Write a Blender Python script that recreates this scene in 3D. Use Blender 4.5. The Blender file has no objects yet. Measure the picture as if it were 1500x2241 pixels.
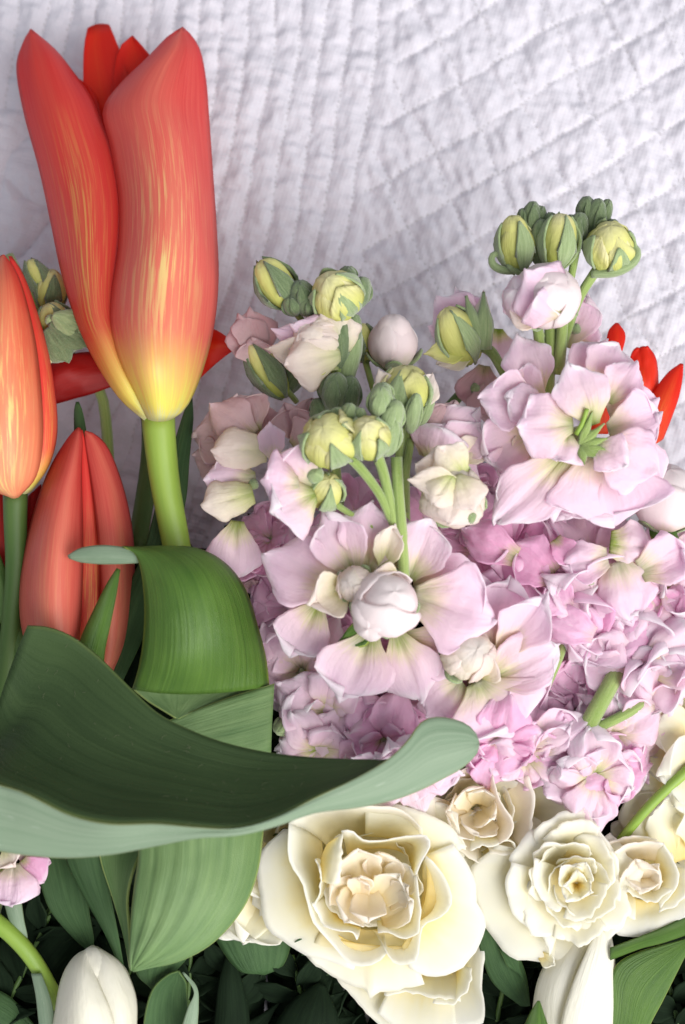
import bpy, math, random
import numpy as np
C = bpy.context.scene.collection
# ---------------------------------------------------------------- camera, light, exposure
# building space: x, y, z in tenths of a millimetre, z towards the camera; turned so that the quilt lies level in the world
D = 3600.0; S = 0.0001; KS = 0.12; TH = math.atan(KS); QZ = -330.0
ct, st = math.cos(TH), math.sin(TH)
OFF = np.array([0, 0, -QZ*ct*S])
def W(p):
    p = np.atleast_2d(np.asarray(p, float))
    return np.stack([p[:,0], p[:,1]*ct-p[:,2]*st, p[:,1]*st+p[:,2]*ct], 1)*S+OFF
def WD(d):
    return np.array([d[0], d[1]*ct-d[2]*st, d[1]*st+d[2]*ct])
cam = bpy.data.objects.new('camera', bpy.data.cameras.new('camera')); C.objects.link(cam)
cam.location = W((0,0,D))[0]; cam.rotation_euler = (TH,0,0)
cam.data.sensor_fit = 'VERTICAL'; cam.data.sensor_height = 36
cam.data.lens = 36*D/2241.0
cam.data.clip_start = 0.01; cam.data.clip_end = 50
cam.data.dof.use_dof = True; cam.data.dof.focus_distance = (D-60)*S; cam.data.dof.aperture_fstop = 11
bpy.context.scene.camera = cam
sc = bpy.context.scene
wd = bpy.data.worlds.new('World'); sc.world = wd; wd.use_nodes = True
bg = wd.node_tree.nodes['Background']; bg.inputs[0].default_value = (0.86,0.90,1.0,1); bg.inputs[1].default_value = 0.42
def area(name, d, dist, size, power, col):
    l = bpy.data.lights.new(name, 'AREA'); l.shape = 'SQUARE'; l.size = size; l.energy = power; l.color = col
    o = bpy.data.objects.new(name, l); C.objects.link(o)
    v = WD(np.array(d)/np.linalg.norm(d)); o.location = v*dist
    from mathutils import Vector
    o.rotation_euler = Vector(v).to_track_quat('Z','Y').to_euler()
area('window_light', (0.50,-0.42,0.76), 1.7, 1.6, 47, (1.0,0.985,0.96))
vs = sc.view_settings; sc.display_settings.display_device = 'sRGB'
vs.view_transform = 'Standard'; vs.look = 'None'; vs.exposure = 0.16; vs.gamma = 1.0
sc.cycles.max_bounces = 12; sc.cycles.diffuse_bounces = 9; sc.cycles.transmission_bounces = 6

# ---------------------------------------------------------------- helpers
SHEAR = [0.,0.]                                    # a bloom leaning back: depth lost per step up the picture above y0
def P(q):
    x,y,z = q; z = z-SHEAR[1]*max(0,SHEAR[0]-y); f = (D-z)/D
    return np.array([(x-750)*f, (1120.5-y)*f, z], float)
def PP(l): return np.array([P(q) for q in l])
org = {}
def thing(name, label, cat, at, group=None):
    o = bpy.data.objects.new(name, None); o.empty_display_size = 0.005; C.objects.link(o)
    w = W(P(at))[0]; o.location = w; org[o.name] = w
    o['label'] = label; o['category'] = cat
    if group: o['group'] = group
    return o
def mk(name, v, f, mat, parent=None, uv=None, thick=0, at=None, smooth=True, sub=0, off=0.0):
    w = W(v); o0 = w[0].copy() if at is None else W(at)[0]
    me = bpy.data.meshes.new(name)
    me.from_pydata((w-o0).tolist(), [], f)
    if uv is not None:
        ul = me.uv_layers.new(name='UVMap')
        li = np.empty(len(me.loops), dtype=np.int32); me.loops.foreach_get('vertex_index', li)
        ul.data.foreach_set('uv', np.asarray(uv, float)[li].ravel())
    if smooth: me.polygons.foreach_set('use_smooth', [True]*len(me.polygons))
    me.materials.append(mat); me.update()
    o = bpy.data.objects.new(name, me); C.objects.link(o)
    org[o.name] = o0
    if parent is not None:
        o.parent = parent; o.location = o0-org[parent.name]
    else: o.location = o0
    if thick:
        m = o.modifiers.new('thickness','SOLIDIFY'); m.thickness = thick*S; m.offset = off
    if sub:
        m = o.modifiers.new('smooth','SUBSURF'); m.levels = sub; m.render_levels = sub
    return o
def gridf(nu, nv, wrap=False):
    f = []
    for j in range(nv-1):
        for i in range(nu if wrap else nu-1):
            a = j*nu+i; b = j*nu+(i+1)%nu
            f.append((a, b, b+nu, a+nu))
    return f
def cr(pts, n):                                   # smooth curve through points, n samples by arc length
    p = np.asarray(pts, float)
    if len(p) == 2:
        t = np.linspace(0,1,n)[:,None]; return p[0]*(1-t)+p[1]*t
    q = np.vstack([2*p[0]-p[1], p, 2*p[-1]-p[-2]]); out = []
    for i in range(len(p)-1):
        a,b,c,d = q[i:i+4]; t = np.linspace(0,1,12,endpoint=False)[:,None]
        out.append(.5*((2*b)+(-a+c)*t+(2*a-5*b+4*c-d)*t*t+(-a+3*b-3*c+d)*t**3))
    out = np.vstack(out+[p[-1:]])
    s = np.r_[0, np.cumsum(np.linalg.norm(np.diff(out,axis=0),axis=1))]; s /= s[-1]
    t = np.linspace(0,1,n)
    return np.stack([np.interp(t,s,out[:,k]) for k in range(out.shape[1])],1)
def unit(v): v = np.asarray(v,float); return v/max(1e-9,np.linalg.norm(v))
def vnoise(x, y, seed=0):                         # value noise
    r = np.random.RandomState(seed); T = r.rand(64,64)
    xi = np.floor(x).astype(int); yi = np.floor(y).astype(int); fx = x-xi; fy = y-yi
    fx = fx*fx*(3-2*fx); fy = fy*fy*(3-2*fy)
    g = lambda a,b: T[a%64, b%64]
    return (g(xi,yi)*(1-fx)+g(xi+1,yi)*fx)*(1-fy)+(g(xi,yi+1)*(1-fx)+g(xi+1,yi+1)*fx)*fy-.5
def sheet(name, L, R, mat, parent=None, bulge=0.25, nu=15, nv=30, mid=None, thick=5, wav=0, seed=0, ridge=0, power=1.0, px=True):
    L = cr(PP(L) if px else L, nv); R = cr(PP(R) if px else R, nv)
    u = np.linspace(0,1,nu)[None,:,None]
    if mid is not None:
        M = cr(PP(mid), nv); l = L[:,None]; m = M[:,None]; r = R[:,None]
        v = l*(2*(u-.5)*(u-1)) + m*(4*u*(1-u)) + r*(2*u*(u-.5))
    else:
        v = L[:,None]*(1-u)+R[:,None]*u
        w = np.linalg.norm(R-L,axis=1)[:,None]
        v[:,:,2] += bulge*w*.5*(4*(u*(1-u))[:,:,0])**power
    U,V = np.meshgrid(np.linspace(0,1,nu), np.linspace(0,1,nv))
    if wav: v[:,:,2] += wav*(vnoise(U*3+seed,V*5,seed)+.5*vnoise(U*7,V*11+seed,seed+1))*2
    if ridge: v[:,:,2] += ridge*np.sin(U*nu*1.3)
    return mk(name, v.reshape(-1,3), gridf(nu,nv), mat, parent, np.stack([U.ravel(),V.ravel()],1), thick)
def petal(b, t, w, mat, parent, n=(0,0,1), cup=.25, curl=.15, ruf=.05, seed=0, claw=.22, rnd=.44, nu=21, nv=20, name='petal', thick=2, px=True, frq=1.3, arch=0.08, notch=.03, crum=.02, tipw=.74):
    if px: b = P(b); t = P(t)
    b = np.asarray(b,float); t = np.asarray(t,float)
    a = t-b; L = np.linalg.norm(a); a /= L
    n = np.asarray(n,float); n = unit(n-a*np.dot(n,a)); s = np.cross(a,n)
    rs = random.Random(seed*7+3); p1,p2,p3 = [rs.uniform(0,6.28) for _ in range(3)]
    U,V = np.meshgrid(np.linspace(-1,1,nu), np.linspace(0,1,nv))
    V = np.where(V<.5, V, .5+.5*np.sin((V-.5)*math.pi))                       # rows crowd towards the rounded tip
    vm = .66 if tipw>.5 else .45; q = np.clip((V-vm)/(1-vm),0,1)
    wp = (claw+(1-claw)*np.sin(np.clip(V/vm,0,1)*math.pi/2)**1.3)*(np.sqrt(np.clip(1-q**2.3,0,1)) if tipw>.5 else (1-q**1.6))+.012
    lop = rs.uniform(-.08,.08)
    X = w/2*wp*U*(1+.045*np.sin(4*V*3+p1)+.03*np.sin(13*V+p2)+.02*np.sin(31*V+p3))+w*lop*V**2
    Y = L*V*(1-rnd*.42*np.abs(U)**2*V)*(1+notch*V*(np.sin(3.3*U+p2)+.6*np.sin(8*U+p3)+.35*np.sin(17*U+p1)))
    hw = w/2; ed = np.clip(1-(1-np.abs(U))*wp*1.2-(1-V)*1.3*0,0,1)**3; edt = np.clip((V-.78)/.22,0,1)**2
    Z = hw*cup*U**2*wp - L*curl*V**2.2 + L*arch*np.sin(V*math.pi)
    Z += hw*ruf*2*V**1.5*(np.sin(frq*math.pi*U+p1)*np.abs(U)**.5+.5*np.sin(2.1*frq*math.pi*U+p3)*np.clip((V-.5)/.5,0,1)*np.abs(U))
    Z += hw*.13*(np.sin(5*V+3*U+p2)+.6*np.sin(11*V+p1))*np.maximum(ed,edt)*V   # rims turned up and down
    Z += crum*L*2*(vnoise(U*2+9+seed,V*4,seed%50)+.6*vnoise(U*5+9,V*9+seed,seed%50+1)+.22*vnoise(U*9+9,V*15+seed,seed%50+2))*V
    Z -= hw*.10*np.exp(-(U/.16)**2)*np.sin(np.clip(V*1.1,0,1)*math.pi)        # midrib groove
    v = b+X[...,None]*s+Y[...,None]*a+Z[...,None]*n
    return mk(name, v.reshape(-1,3), gridf(nu,nv), mat, parent, np.stack([(U.ravel()+1)/2,V.ravel()],1), thick, at=b)
def tube(name, pts, rad, mat, parent=None, nr=12, n=16, px=True, cap=True):
    p = cr(PP(pts) if px else pts, n); r = np.interp(np.linspace(0,1,n), np.linspace(0,1,len(rad)), rad)
    t = np.gradient(p,axis=0); t /= np.linalg.norm(t,axis=1)[:,None]
    up = np.array([.3,.2,1.]); V = []
    for i in range(n):
        a = unit(np.cross(t[i],up)); b = np.cross(t[i],a)
        for k in range(nr):
            q = 2*math.pi*k/nr; V.append(p[i]+r[i]*(a*math.cos(q)+b*math.sin(q)))
    f = gridf(nr,n,True)
    if cap:
        V.append(p[0]); V.append(p[-1]); m = nr*n
        for k in range(nr):
            f.append((m,(k+1)%nr,k)); f.append((m+1,nr*(n-1)+k,nr*(n-1)+(k+1)%nr))
    uv = [(k/nr, i/(n-1)) for i in range(n) for k in range(nr)]+([(0,0),(0,1)] if cap else [])
    return mk(name, np.array(V), f, mat, parent, uv, at=p[0])
def frame(ax):
    ax = unit(ax); a = unit(np.cross(ax,(0.13,.97,.21))); return a, np.cross(ax,a), ax
def egg(name, c, ax, ln, r, mat, parent, seed=0, lump=.06, nu=20, nv=14, fat=.5, px=True):
    c = P(c) if px else c; a,b,ax = frame(ax)
    U,V = np.meshgrid(np.linspace(0,2*math.pi,nu,endpoint=False), np.linspace(.0001,math.pi-.0001,nv))
    rr = np.sin(V)**.85*(1+.25*(fat-.5)*2*np.cos(V))
    l = 1+lump*(np.sin(3*U+seed+V)+.7*np.sin(5*U-2*V+seed*2)+1.2*vnoise(U*1.6+seed,V*2,seed))
    v = c+(r*rr*l*np.cos(U))[...,None]*a+(r*rr*l*np.sin(U))[...,None]*b-(ln/2*np.cos(V)*(1+.3*(l-1)))[...,None]*ax
    return mk(name, v.reshape(-1,3), gridf(nu,nv,True), mat, parent, np.stack([(U/6.2832).ravel(),(V/math.pi).ravel()],1), at=c-ax*ln/2)

# ---------------------------------------------------------------- materials
def nt(name):
    m = bpy.data.materials.new(name); m.use_nodes = True; t = m.node_tree; t.nodes.clear()
    return m, t, t.nodes, t.links
def ramp(N, stops, interp='LINEAR'):
    r = N.new('ShaderNodeValToRGB'); e = r.color_ramp; e.interpolation = interp
    while len(e.elements) < len(stops): e.elements.new(.5)
    for k,(p,c) in enumerate(stops): e.elements[k].position = p; e.elements[k].color = (*c,1) if len(c)==3 else c
    return r
def mixc(N, Lk, fac, a, b, mode='MIX'):
    m = N.new('ShaderNodeMix'); m.data_type = 'RGBA'; m.blend_type = mode
    for s,v in ((m.inputs[0],fac),(m.inputs[6],a),(m.inputs[7],b)):
        if hasattr(v,'is_linked') or hasattr(v,'links'): Lk.new(v, s)
        elif isinstance(v,(int,float)): s.default_value = v
        else: s.default_value = (*v,1)
    return m.outputs[2]
def mth(N, Lk, op, a, b=0, clamp=False):
    m = N.new('ShaderNodeMath'); m.operation = op; m.use_clamp = clamp
    for s,v in ((m.inputs[0],a),(m.inputs[1],b)):
        if isinstance(v,(int,float)): s.default_value = v
        else: Lk.new(v, s)
    return m.outputs[0]
def uvn(N, Lk, sx, sy, scale, detail=3, rough=.55, objrand=True):
    tc = N.new('ShaderNodeTexCoord'); mp = N.new('ShaderNodeMapping'); mp.inputs['Scale'].default_value = (sx,sy,1)
    Lk.new(tc.outputs['UV'], mp.inputs['Vector'])
    if objrand:
        oi = N.new('ShaderNodeObjectInfo'); k = mth(N,Lk,'MULTIPLY',oi.outputs['Random'],40.); Lk.new(k, mp.inputs['Location'])
    n = N.new('ShaderNodeTexNoise'); n.inputs['Scale'].default_value = scale; n.inputs['Detail'].default_value = detail; n.inputs['Roughness'].default_value = rough
    Lk.new(mp.outputs[0], n.inputs['Vector']); return n.outputs[0], tc
def finish(t, N, Lk, col, rough=.5, transl=.3, bump=None, bs=.3, bd=.0004, spec=.3, sheen=0, tcol=None, sss=0):
    b = N.new('ShaderNodeBsdfPrincipled'); Lk.new(col, b.inputs['Base Color']); b.inputs['Roughness'].default_value = rough
    b.inputs['Specular IOR Level'].default_value = spec; b.inputs['Sheen Weight'].default_value = sheen
    if sss:
        b.inputs['Subsurface Weight'].default_value = sss; b.inputs['Subsurface Radius'].default_value = (1,.8,.7); b.inputs['Subsurface Scale'].default_value = .0015
    o = N.new('ShaderNodeOutputMaterial')
    if bump is not None:
        bn = N.new('ShaderNodeBump'); bn.inputs['Strength'].default_value = bs; bn.inputs['Distance'].default_value = bd
        Lk.new(bump, bn.inputs['Height']); Lk.new(bn.outputs[0], b.inputs['Normal'])
    if transl:
        tr = N.new('ShaderNodeBsdfTranslucent'); hs = N.new('ShaderNodeHueSaturation'); hs.inputs['Saturation'].default_value = 1.4; Lk.new(col, hs.inputs['Color']); Lk.new(hs.outputs[0], tr.inputs['Color'])
        mx = N.new('ShaderNodeMixShader'); mx.inputs[0].default_value = transl
        Lk.new(b.outputs[0], mx.inputs[1]); Lk.new(tr.outputs[0], mx.inputs[2]); Lk.new(mx.outputs[0], o.inputs[0])
    else: Lk.new(b.outputs[0], o.inputs[0])
def petal_mat(name, stops, var=(1,1,1), varamt=.3, vein=.25, veincol=(.8,.6,.7), transl=.35, rough=.5, vs=22, bs=.38):
    m,t,N,Lk = nt(name)
    n, tc = uvn(N,Lk,vs,1.6,1.0,3)
    sp = N.new('ShaderNodeSeparateXYZ'); Lk.new(tc.outputs['UV'], sp.inputs[0])
    # the claw colour runs out in rays along the veins
    vv = mth(N,Lk,'ADD',sp.outputs[1], mth(N,Lk,'MULTIPLY',mth(N,Lk,'SUBTRACT',n,.5),.28))
    uu = mth(N,Lk,'ABSOLUTE',mth(N,Lk,'SUBTRACT',sp.outputs[0],.5)); vv = mth(N,Lk,'ADD',vv,mth(N,Lk,'MULTIPLY',uu,.30))
    r = ramp(N, stops); Lk.new(vv, r.inputs[0])
    n2,_ = uvn(N,Lk,3,3,1.3,2)
    oi = N.new('ShaderNodeObjectInfo')
    fv = mth(N,Lk,'MULTIPLY',mth(N,Lk,'ADD',oi.outputs['Random'],mth(N,Lk,'SUBTRACT',n2,.4)),varamt,True)
    c = mixc(N,Lk,fv,r.outputs[0],var)
    f2 = mth(N,Lk,'MULTIPLY',mth(N,Lk,'SUBTRACT',n,.5,True),vein*3,True)
    c = mixc(N,Lk,f2,c,veincol)
    n3,_ = uvn(N,Lk,9,7,1.0,3)
    bm = mth(N,Lk,'ADD',n,mth(N,Lk,'MULTIPLY',n3,1.5))
    finish(t,N,Lk,c,rough,transl,bm,bs,.0006,.25)
    return m
GC = (.30,.40,.07)
M = {}
M['stock'] = petal_mat('pale_pink_petal', [(0,(.26,.38,.04)),(.14,(.46,.56,.12)),(.31,(.86,.82,.56)),(.50,(.94,.80,.83)),(.84,(.95,.81,.89)),(1,(.98,.96,.97))], (.95,.76,.88), .5, .10,(.84,.62,.74),.5)
M['stock_dull'] = petal_mat('dusky_pink_petal', [(0,(.22,.32,.05)),(.12,(.50,.52,.2)),(.3,(.72,.55,.52)),(.9,(.76,.56,.58)),(1,(.82,.68,.68))], (.76,.54,.58), .4, .15,(.70,.46,.50),.45)
M['stock_pink'] = petal_mat('pink_petal', [(0,(.30,.40,.08)),(.12,(.62,.58,.32)),(.32,(.92,.57,.76)),(.85,(.93,.60,.80)),(1,(.96,.82,.90))], (.95,.74,.87), .8, .12,(.80,.45,.68),.5)
M['stock_cream'] = petal_mat('cream_petal', [(0,(.44,.54,.12)),(.25,(.78,.80,.42)),(.55,(.90,.85,.68)),(1,(.94,.87,.82))], (.92,.80,.78), .5, .08,(.78,.76,.48),.45)
M['stock_white'] = petal_mat('blush_white_petal', [(0,(.40,.48,.12)),(.2,(.82,.80,.62)),(.45,(.92,.82,.82)),(1,(.94,.88,.87))], (.94,.84,.85), .4, .04,(.88,.76,.78),.4, bs=.12)
M['bud_yellow'] = petal_mat('yellow_green_bud_petal', [(0,(.24,.38,.07)),(.35,(.56,.62,.14)),(.7,(.78,.76,.28)),(1,(.88,.82,.50))], (.66,.66,.20), .5, .25,(.40,.48,.08),.28)
M['rose'] = petal_mat('ivory_rose_petal', [(0,(.92,.76,.24)),(.3,(.95,.86,.50)),(.62,(.96,.93,.77)),(.93,(.97,.96,.90)),(1,(.98,.97,.93))], (.96,.93,.78), .35, .03,(.92,.88,.68),.52, vs=12, bs=.08)
M['rose_in'] = petal_mat('blush_rose_petal', [(0,(.93,.80,.42)),(.3,(.96,.89,.66)),(.7,(.965,.92,.81)),(1,(.975,.95,.89))], (.96,.88,.79), .4, .03,(.92,.76,.62),.52, vs=12, bs=.08)
M['white_tulip'] = petal_mat('ivory_tulip_petal', [(0,(.66,.70,.42)),(.3,(.91,.88,.74)),(1,(.93,.91,.82))], (.92,.90,.78), .3, .08,(.75,.74,.52),.25, vs=26, bs=.3)
def tulip_mat(name, red, mid, org_, yel, flame=.55, base=True, transl=.28, redtip=.8):
    m,t,N,Lk = nt(name)
    n,tc = uvn(N,Lk,34,5.0,1.0,4,.6); nb,_ = uvn(N,Lk,3.5,1.6,1.0,3)
    nf,_ = uvn(N,Lk,90,3.0,1.0,2)
    sp = N.new('ShaderNodeSeparateXYZ'); Lk.new(tc.outputs['UV'], sp.inputs[0])
    uu = mth(N,Lk,'MULTIPLY',mth(N,Lk,'ABSOLUTE',mth(N,Lk,'SUBTRACT',sp.outputs[0],.5)),2)
    v = sp.outputs[1]
    k = mth(N,Lk,'ADD', mth(N,Lk,'MULTIPLY',uu,.28), mth(N,Lk,'MULTIPLY',v,.40)); k = mth(N,Lk,'ADD',k,mth(N,Lk,'MULTIPLY',nb,.55))
    k = mth(N,Lk,'ADD',k,mth(N,Lk,'MULTIPLY',mth(N,Lk,'SUBTRACT',nf,.5),.25))
    r = ramp(N,[(.22,org_),(.62,mid),(.86,red)]); Lk.new(k, r.inputs[0])
    # yellow flames, strongest in the lower middle of the petal
    w = mth(N,Lk,'SUBTRACT',1.0,mth(N,Lk,'MULTIPLY',mth(N,Lk,'ABSOLUTE',mth(N,Lk,'SUBTRACT',v,.34)),2.4),True)
    w = mth(N,Lk,'MULTIPLY',w,mth(N,Lk,'SUBTRACT',1.05,mth(N,Lk,'MULTIPLY',uu,1.2),True))
    f = mth(N,Lk,'MULTIPLY',mth(N,Lk,'SUBTRACT',n,.495),8,True)
    f = mth(N,Lk,'MULTIPLY',f,mth(N,Lk,'MULTIPLY',w,flame*1.9),True)
    c = mixc(N,Lk,f,r.outputs[0],yel)
    if base:
        bb = mth(N,Lk,'ADD',v,mth(N,Lk,'MULTIPLY',mth(N,Lk,'SUBTRACT',n,.5),.18))
        rb = ramp(N,[(.05,(1,1,1)),(.20,(0,0,0))]); Lk.new(bb, rb.inputs[0])
        c = mixc(N,Lk,rb.outputs[0],c,(.88,.80,.16))
        r2 = ramp(N,[(0,(1,1,1)),(.045,(0,0,0))]); Lk.new(bb, r2.inputs[0]); c = mixc(N,Lk,r2.outputs[0],c,(.72,.74,.42))
    finish(t,N,Lk,c,.42,transl,mth(N,Lk,'ADD',n,mth(N,Lk,'MULTIPLY',nf,.6)),.22,.0005,.35)
    return m
M['tulip'] = tulip_mat('orange_tulip_petal', (.72,.05,.05), (.84,.15,.11), (.90,.34,.20), (.90,.66,.26))
M['tulip_side'] = tulip_mat('red_tulip_petal', (.72,.025,.025), (.80,.07,.05), (.86,.20,.09), (.88,.58,.14), .4)
M['tulip_left'] = tulip_mat('apricot_tulip_petal', (.74,.08,.05), (.86,.24,.12), (.90,.46,.24), (.90,.70,.26), .95, False)
M['tulip_low'] = tulip_mat('coral_tulip_petal', (.60,.06,.05), (.72,.14,.10), (.78,.28,.17), (.82,.45,.2), .12, False)
M['tulip_in'] = tulip_mat('scarlet_tulip_petal', (.78,.02,.008), (.82,.04,.012), (.86,.14,.03), (.85,.3,.05), .2, False, .4)
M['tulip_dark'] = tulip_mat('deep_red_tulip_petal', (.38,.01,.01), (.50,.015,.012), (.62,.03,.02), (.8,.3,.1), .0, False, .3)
def leaf_mat(name, a, b, stripe=40, gloss=.42, transl=.16, bs=.6, bloom=None, yel=(.28,.36,.06), spec=.4):
    m,t,N,Lk = nt(name)
    n,tc = uvn(N,Lk,stripe,1.2,1.0,3,.55); n2,_ = uvn(N,Lk,3,2,1.2,3); n3,_ = uvn(N,Lk,260,160,1.0,2)
    f = mth(N,Lk,'ADD',mth(N,Lk,'MULTIPLY',n,.6),mth(N,Lk,'MULTIPLY',n2,.6)); f = mth(N,Lk,'MULTIPLY',mth(N,Lk,'SUBTRACT',f,.35),2.0,True)
    c = mixc(N,Lk,f,a,b)
    sp = N.new('ShaderNodeSeparateXYZ'); Lk.new(tc.outputs['UV'], sp.inputs[0])
    uu = mth(N,Lk,'MULTIPLY',mth(N,Lk,'ABSOLUTE',mth(N,Lk,'SUBTRACT',sp.outputs[0],.5)),2)
    re = ramp(N,[(.965,(0,0,0)),(1,(1,1,1))]); Lk.new(uu,re.inputs[0]); c = mixc(N,Lk,re.outputs[0],c,yel)
    if bloom:
        nd,_ = uvn(N,Lk,14,9,1.0,4,.7); rd = ramp(N,[(.66,(0,0,0)),(.74,(.75,.75,.75))]); Lk.new(nd,rd.inputs[0]); c = mixc(N,Lk,rd.outputs[0],c,bloom)
    c = mixc(N,Lk,mth(N,Lk,'MULTIPLY',mth(N,Lk,'SUBTRACT',n3,.55,True),1.2,True),c,b)
    finish(t,N,Lk,c,gloss,transl,mth(N,Lk,'ADD',n,mth(N,Lk,'MULTIPLY',n3,.35)),bs,.0005,spec)
    return m
M['leaf'] = leaf_mat('tulip_leaf_green', (.045,.115,.014), (.12,.23,.035), 40, .36)
M['leaf_dark'] = leaf_mat('tulip_leaf_inner_green', (.028,.055,.018), (.058,.098,.034), 30, .55, .06, spec=.22, yel=(.09,.13,.04))
M['leaf_pale'] = leaf_mat('tulip_leaf_pale_underside', (.16,.245,.15), (.27,.35,.24), 26, .5, .12, .3, (.55,.60,.50), (.30,.34,.12))
M['leaf_rib'] = leaf_mat('tulip_leaf_ribbed', (.095,.19,.06), (.22,.34,.13), 24, .40, .18, .6, None, (.36,.46,.14))
M['leaf_shade'] = leaf_mat('foliage_painted_shade', (.003,.008,.003), (.010,.022,.009), 20, .8, .04, .3, None, (.012,.024,.010), .12)  # near-black green: the shade of the deep gaps is put into the colour
M['leaf_mid'] = leaf_mat('green_foliage', (.028,.070,.022), (.07,.14,.05), 20, .5, .12, yel=(.10,.17,.05), spec=.25)
M['stem'] = leaf_mat('stem_green', (.17,.30,.035), (.30,.42,.07), 6, .42, 0, .2, None, (.25,.38,.06))
M['stem_dark'] = leaf_mat('stem_dark_green', (.05,.11,.02), (.10,.17,.04), 6, .5, 0, .2)
def fuzz_mat(name, a, b):
    m,t,N,Lk = nt(name)
    n,tc = uvn(N,Lk,12,3,1.0,3); tg = N.new('ShaderNodeTexNoise'); tg.inputs['Scale'].default_value = 5200; tg.inputs['Detail'].default_value = 2
    g = N.new('ShaderNodeTexCoord'); Lk.new(g.outputs['Object'], tg.inputs['Vector'])
    c = mixc(N,Lk,mth(N,Lk,'MULTIPLY',mth(N,Lk,'SUBTRACT',n,.3),2.2,True),a,b)
    c = mixc(N,Lk,mth(N,Lk,'MULTIPLY',mth(N,Lk,'SUBTRACT',tg.outputs[0],.5,True),.8,True),c,(.52,.60,.42))
    finish(t,N,Lk,c,.75,.05,mth(N,Lk,'ADD',n,tg.outputs[0]),.5,.0005,.15,.5)
    return m
M['sepal'] = fuzz_mat('downy_sepal_green', (.22,.30,.13), (.36,.45,.22))
M['sepal_dark'] = fuzz_mat('downy_dark_green', (.10,.15,.065), (.20,.26,.125))
M['pedicel'] = fuzz_mat('downy_stem_green', (.22,.32,.07), (.36,.46,.15))
def quilt_mat():
    m,t,N,Lk = nt('white_cotton')
    tc = N.new('ShaderNodeTexCoord')
    def wave(rot, sc):
        mp = N.new('ShaderNodeMapping'); mp.inputs['Rotation'].default_value = (0,0,rot); Lk.new(tc.outputs['Object'], mp.inputs[0])
        w = N.new('ShaderNodeTexWave'); w.inputs['Scale'].default_value = sc; w.inputs['Distortion'].default_value = 1.2; w.inputs['Detail'].default_value = 1; Lk.new(mp.outputs[0], w.inputs[0]); return w.outputs[1]
    a = wave(.3,330); b = wave(.3+math.pi/2,330)
    nn = N.new('ShaderNodeTexNoise'); nn.inputs['Scale'].default_value = 130; nn.inputs['Detail'].default_value = 5; nn.inputs['Roughness'].default_value = .6; Lk.new(tc.outputs['Object'], nn.inputs[0])
    n5 = N.new('ShaderNodeTexNoise'); n5.inputs['Scale'].default_value = 12; Lk.new(tc.outputs['Object'], n5.inputs[0])
    c = mixc(N,Lk,n5.outputs[0],(.61,.585,.64),(.655,.63,.685))
    h = mth(N,Lk,'ADD',mth(N,Lk,'MULTIPLY',mth(N,Lk,'ADD',a,b),.3),mth(N,Lk,'MULTIPLY',nn.outputs[0],3.5))
    finish(t,N,Lk,c,.9,0,h,.35,.00035,.1,.25)
    return m
M['quilt'] = quilt_mat()
def plain(name, col, rough=.7):
    m,t,N,Lk = nt(name); n = N.new('ShaderNodeTexNoise'); n.inputs['Scale'].default_value = 900
    g = N.new('ShaderNodeTexCoord'); Lk.new(g.outputs['Object'], n.inputs[0])
    c = mixc(N,Lk,mth(N,Lk,'MULTIPLY',n.outputs[0],.4),col,tuple(x*.7 for x in col)); finish(t,N,Lk,c,rough,0); return m
M['thread'] = plain('grey_thread', (.50,.48,.48)); M['lint'] = plain('pale_lint', (.16,.18,.10)); M['anther'] = plain('anther', (.62,.52,.10))

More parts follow.
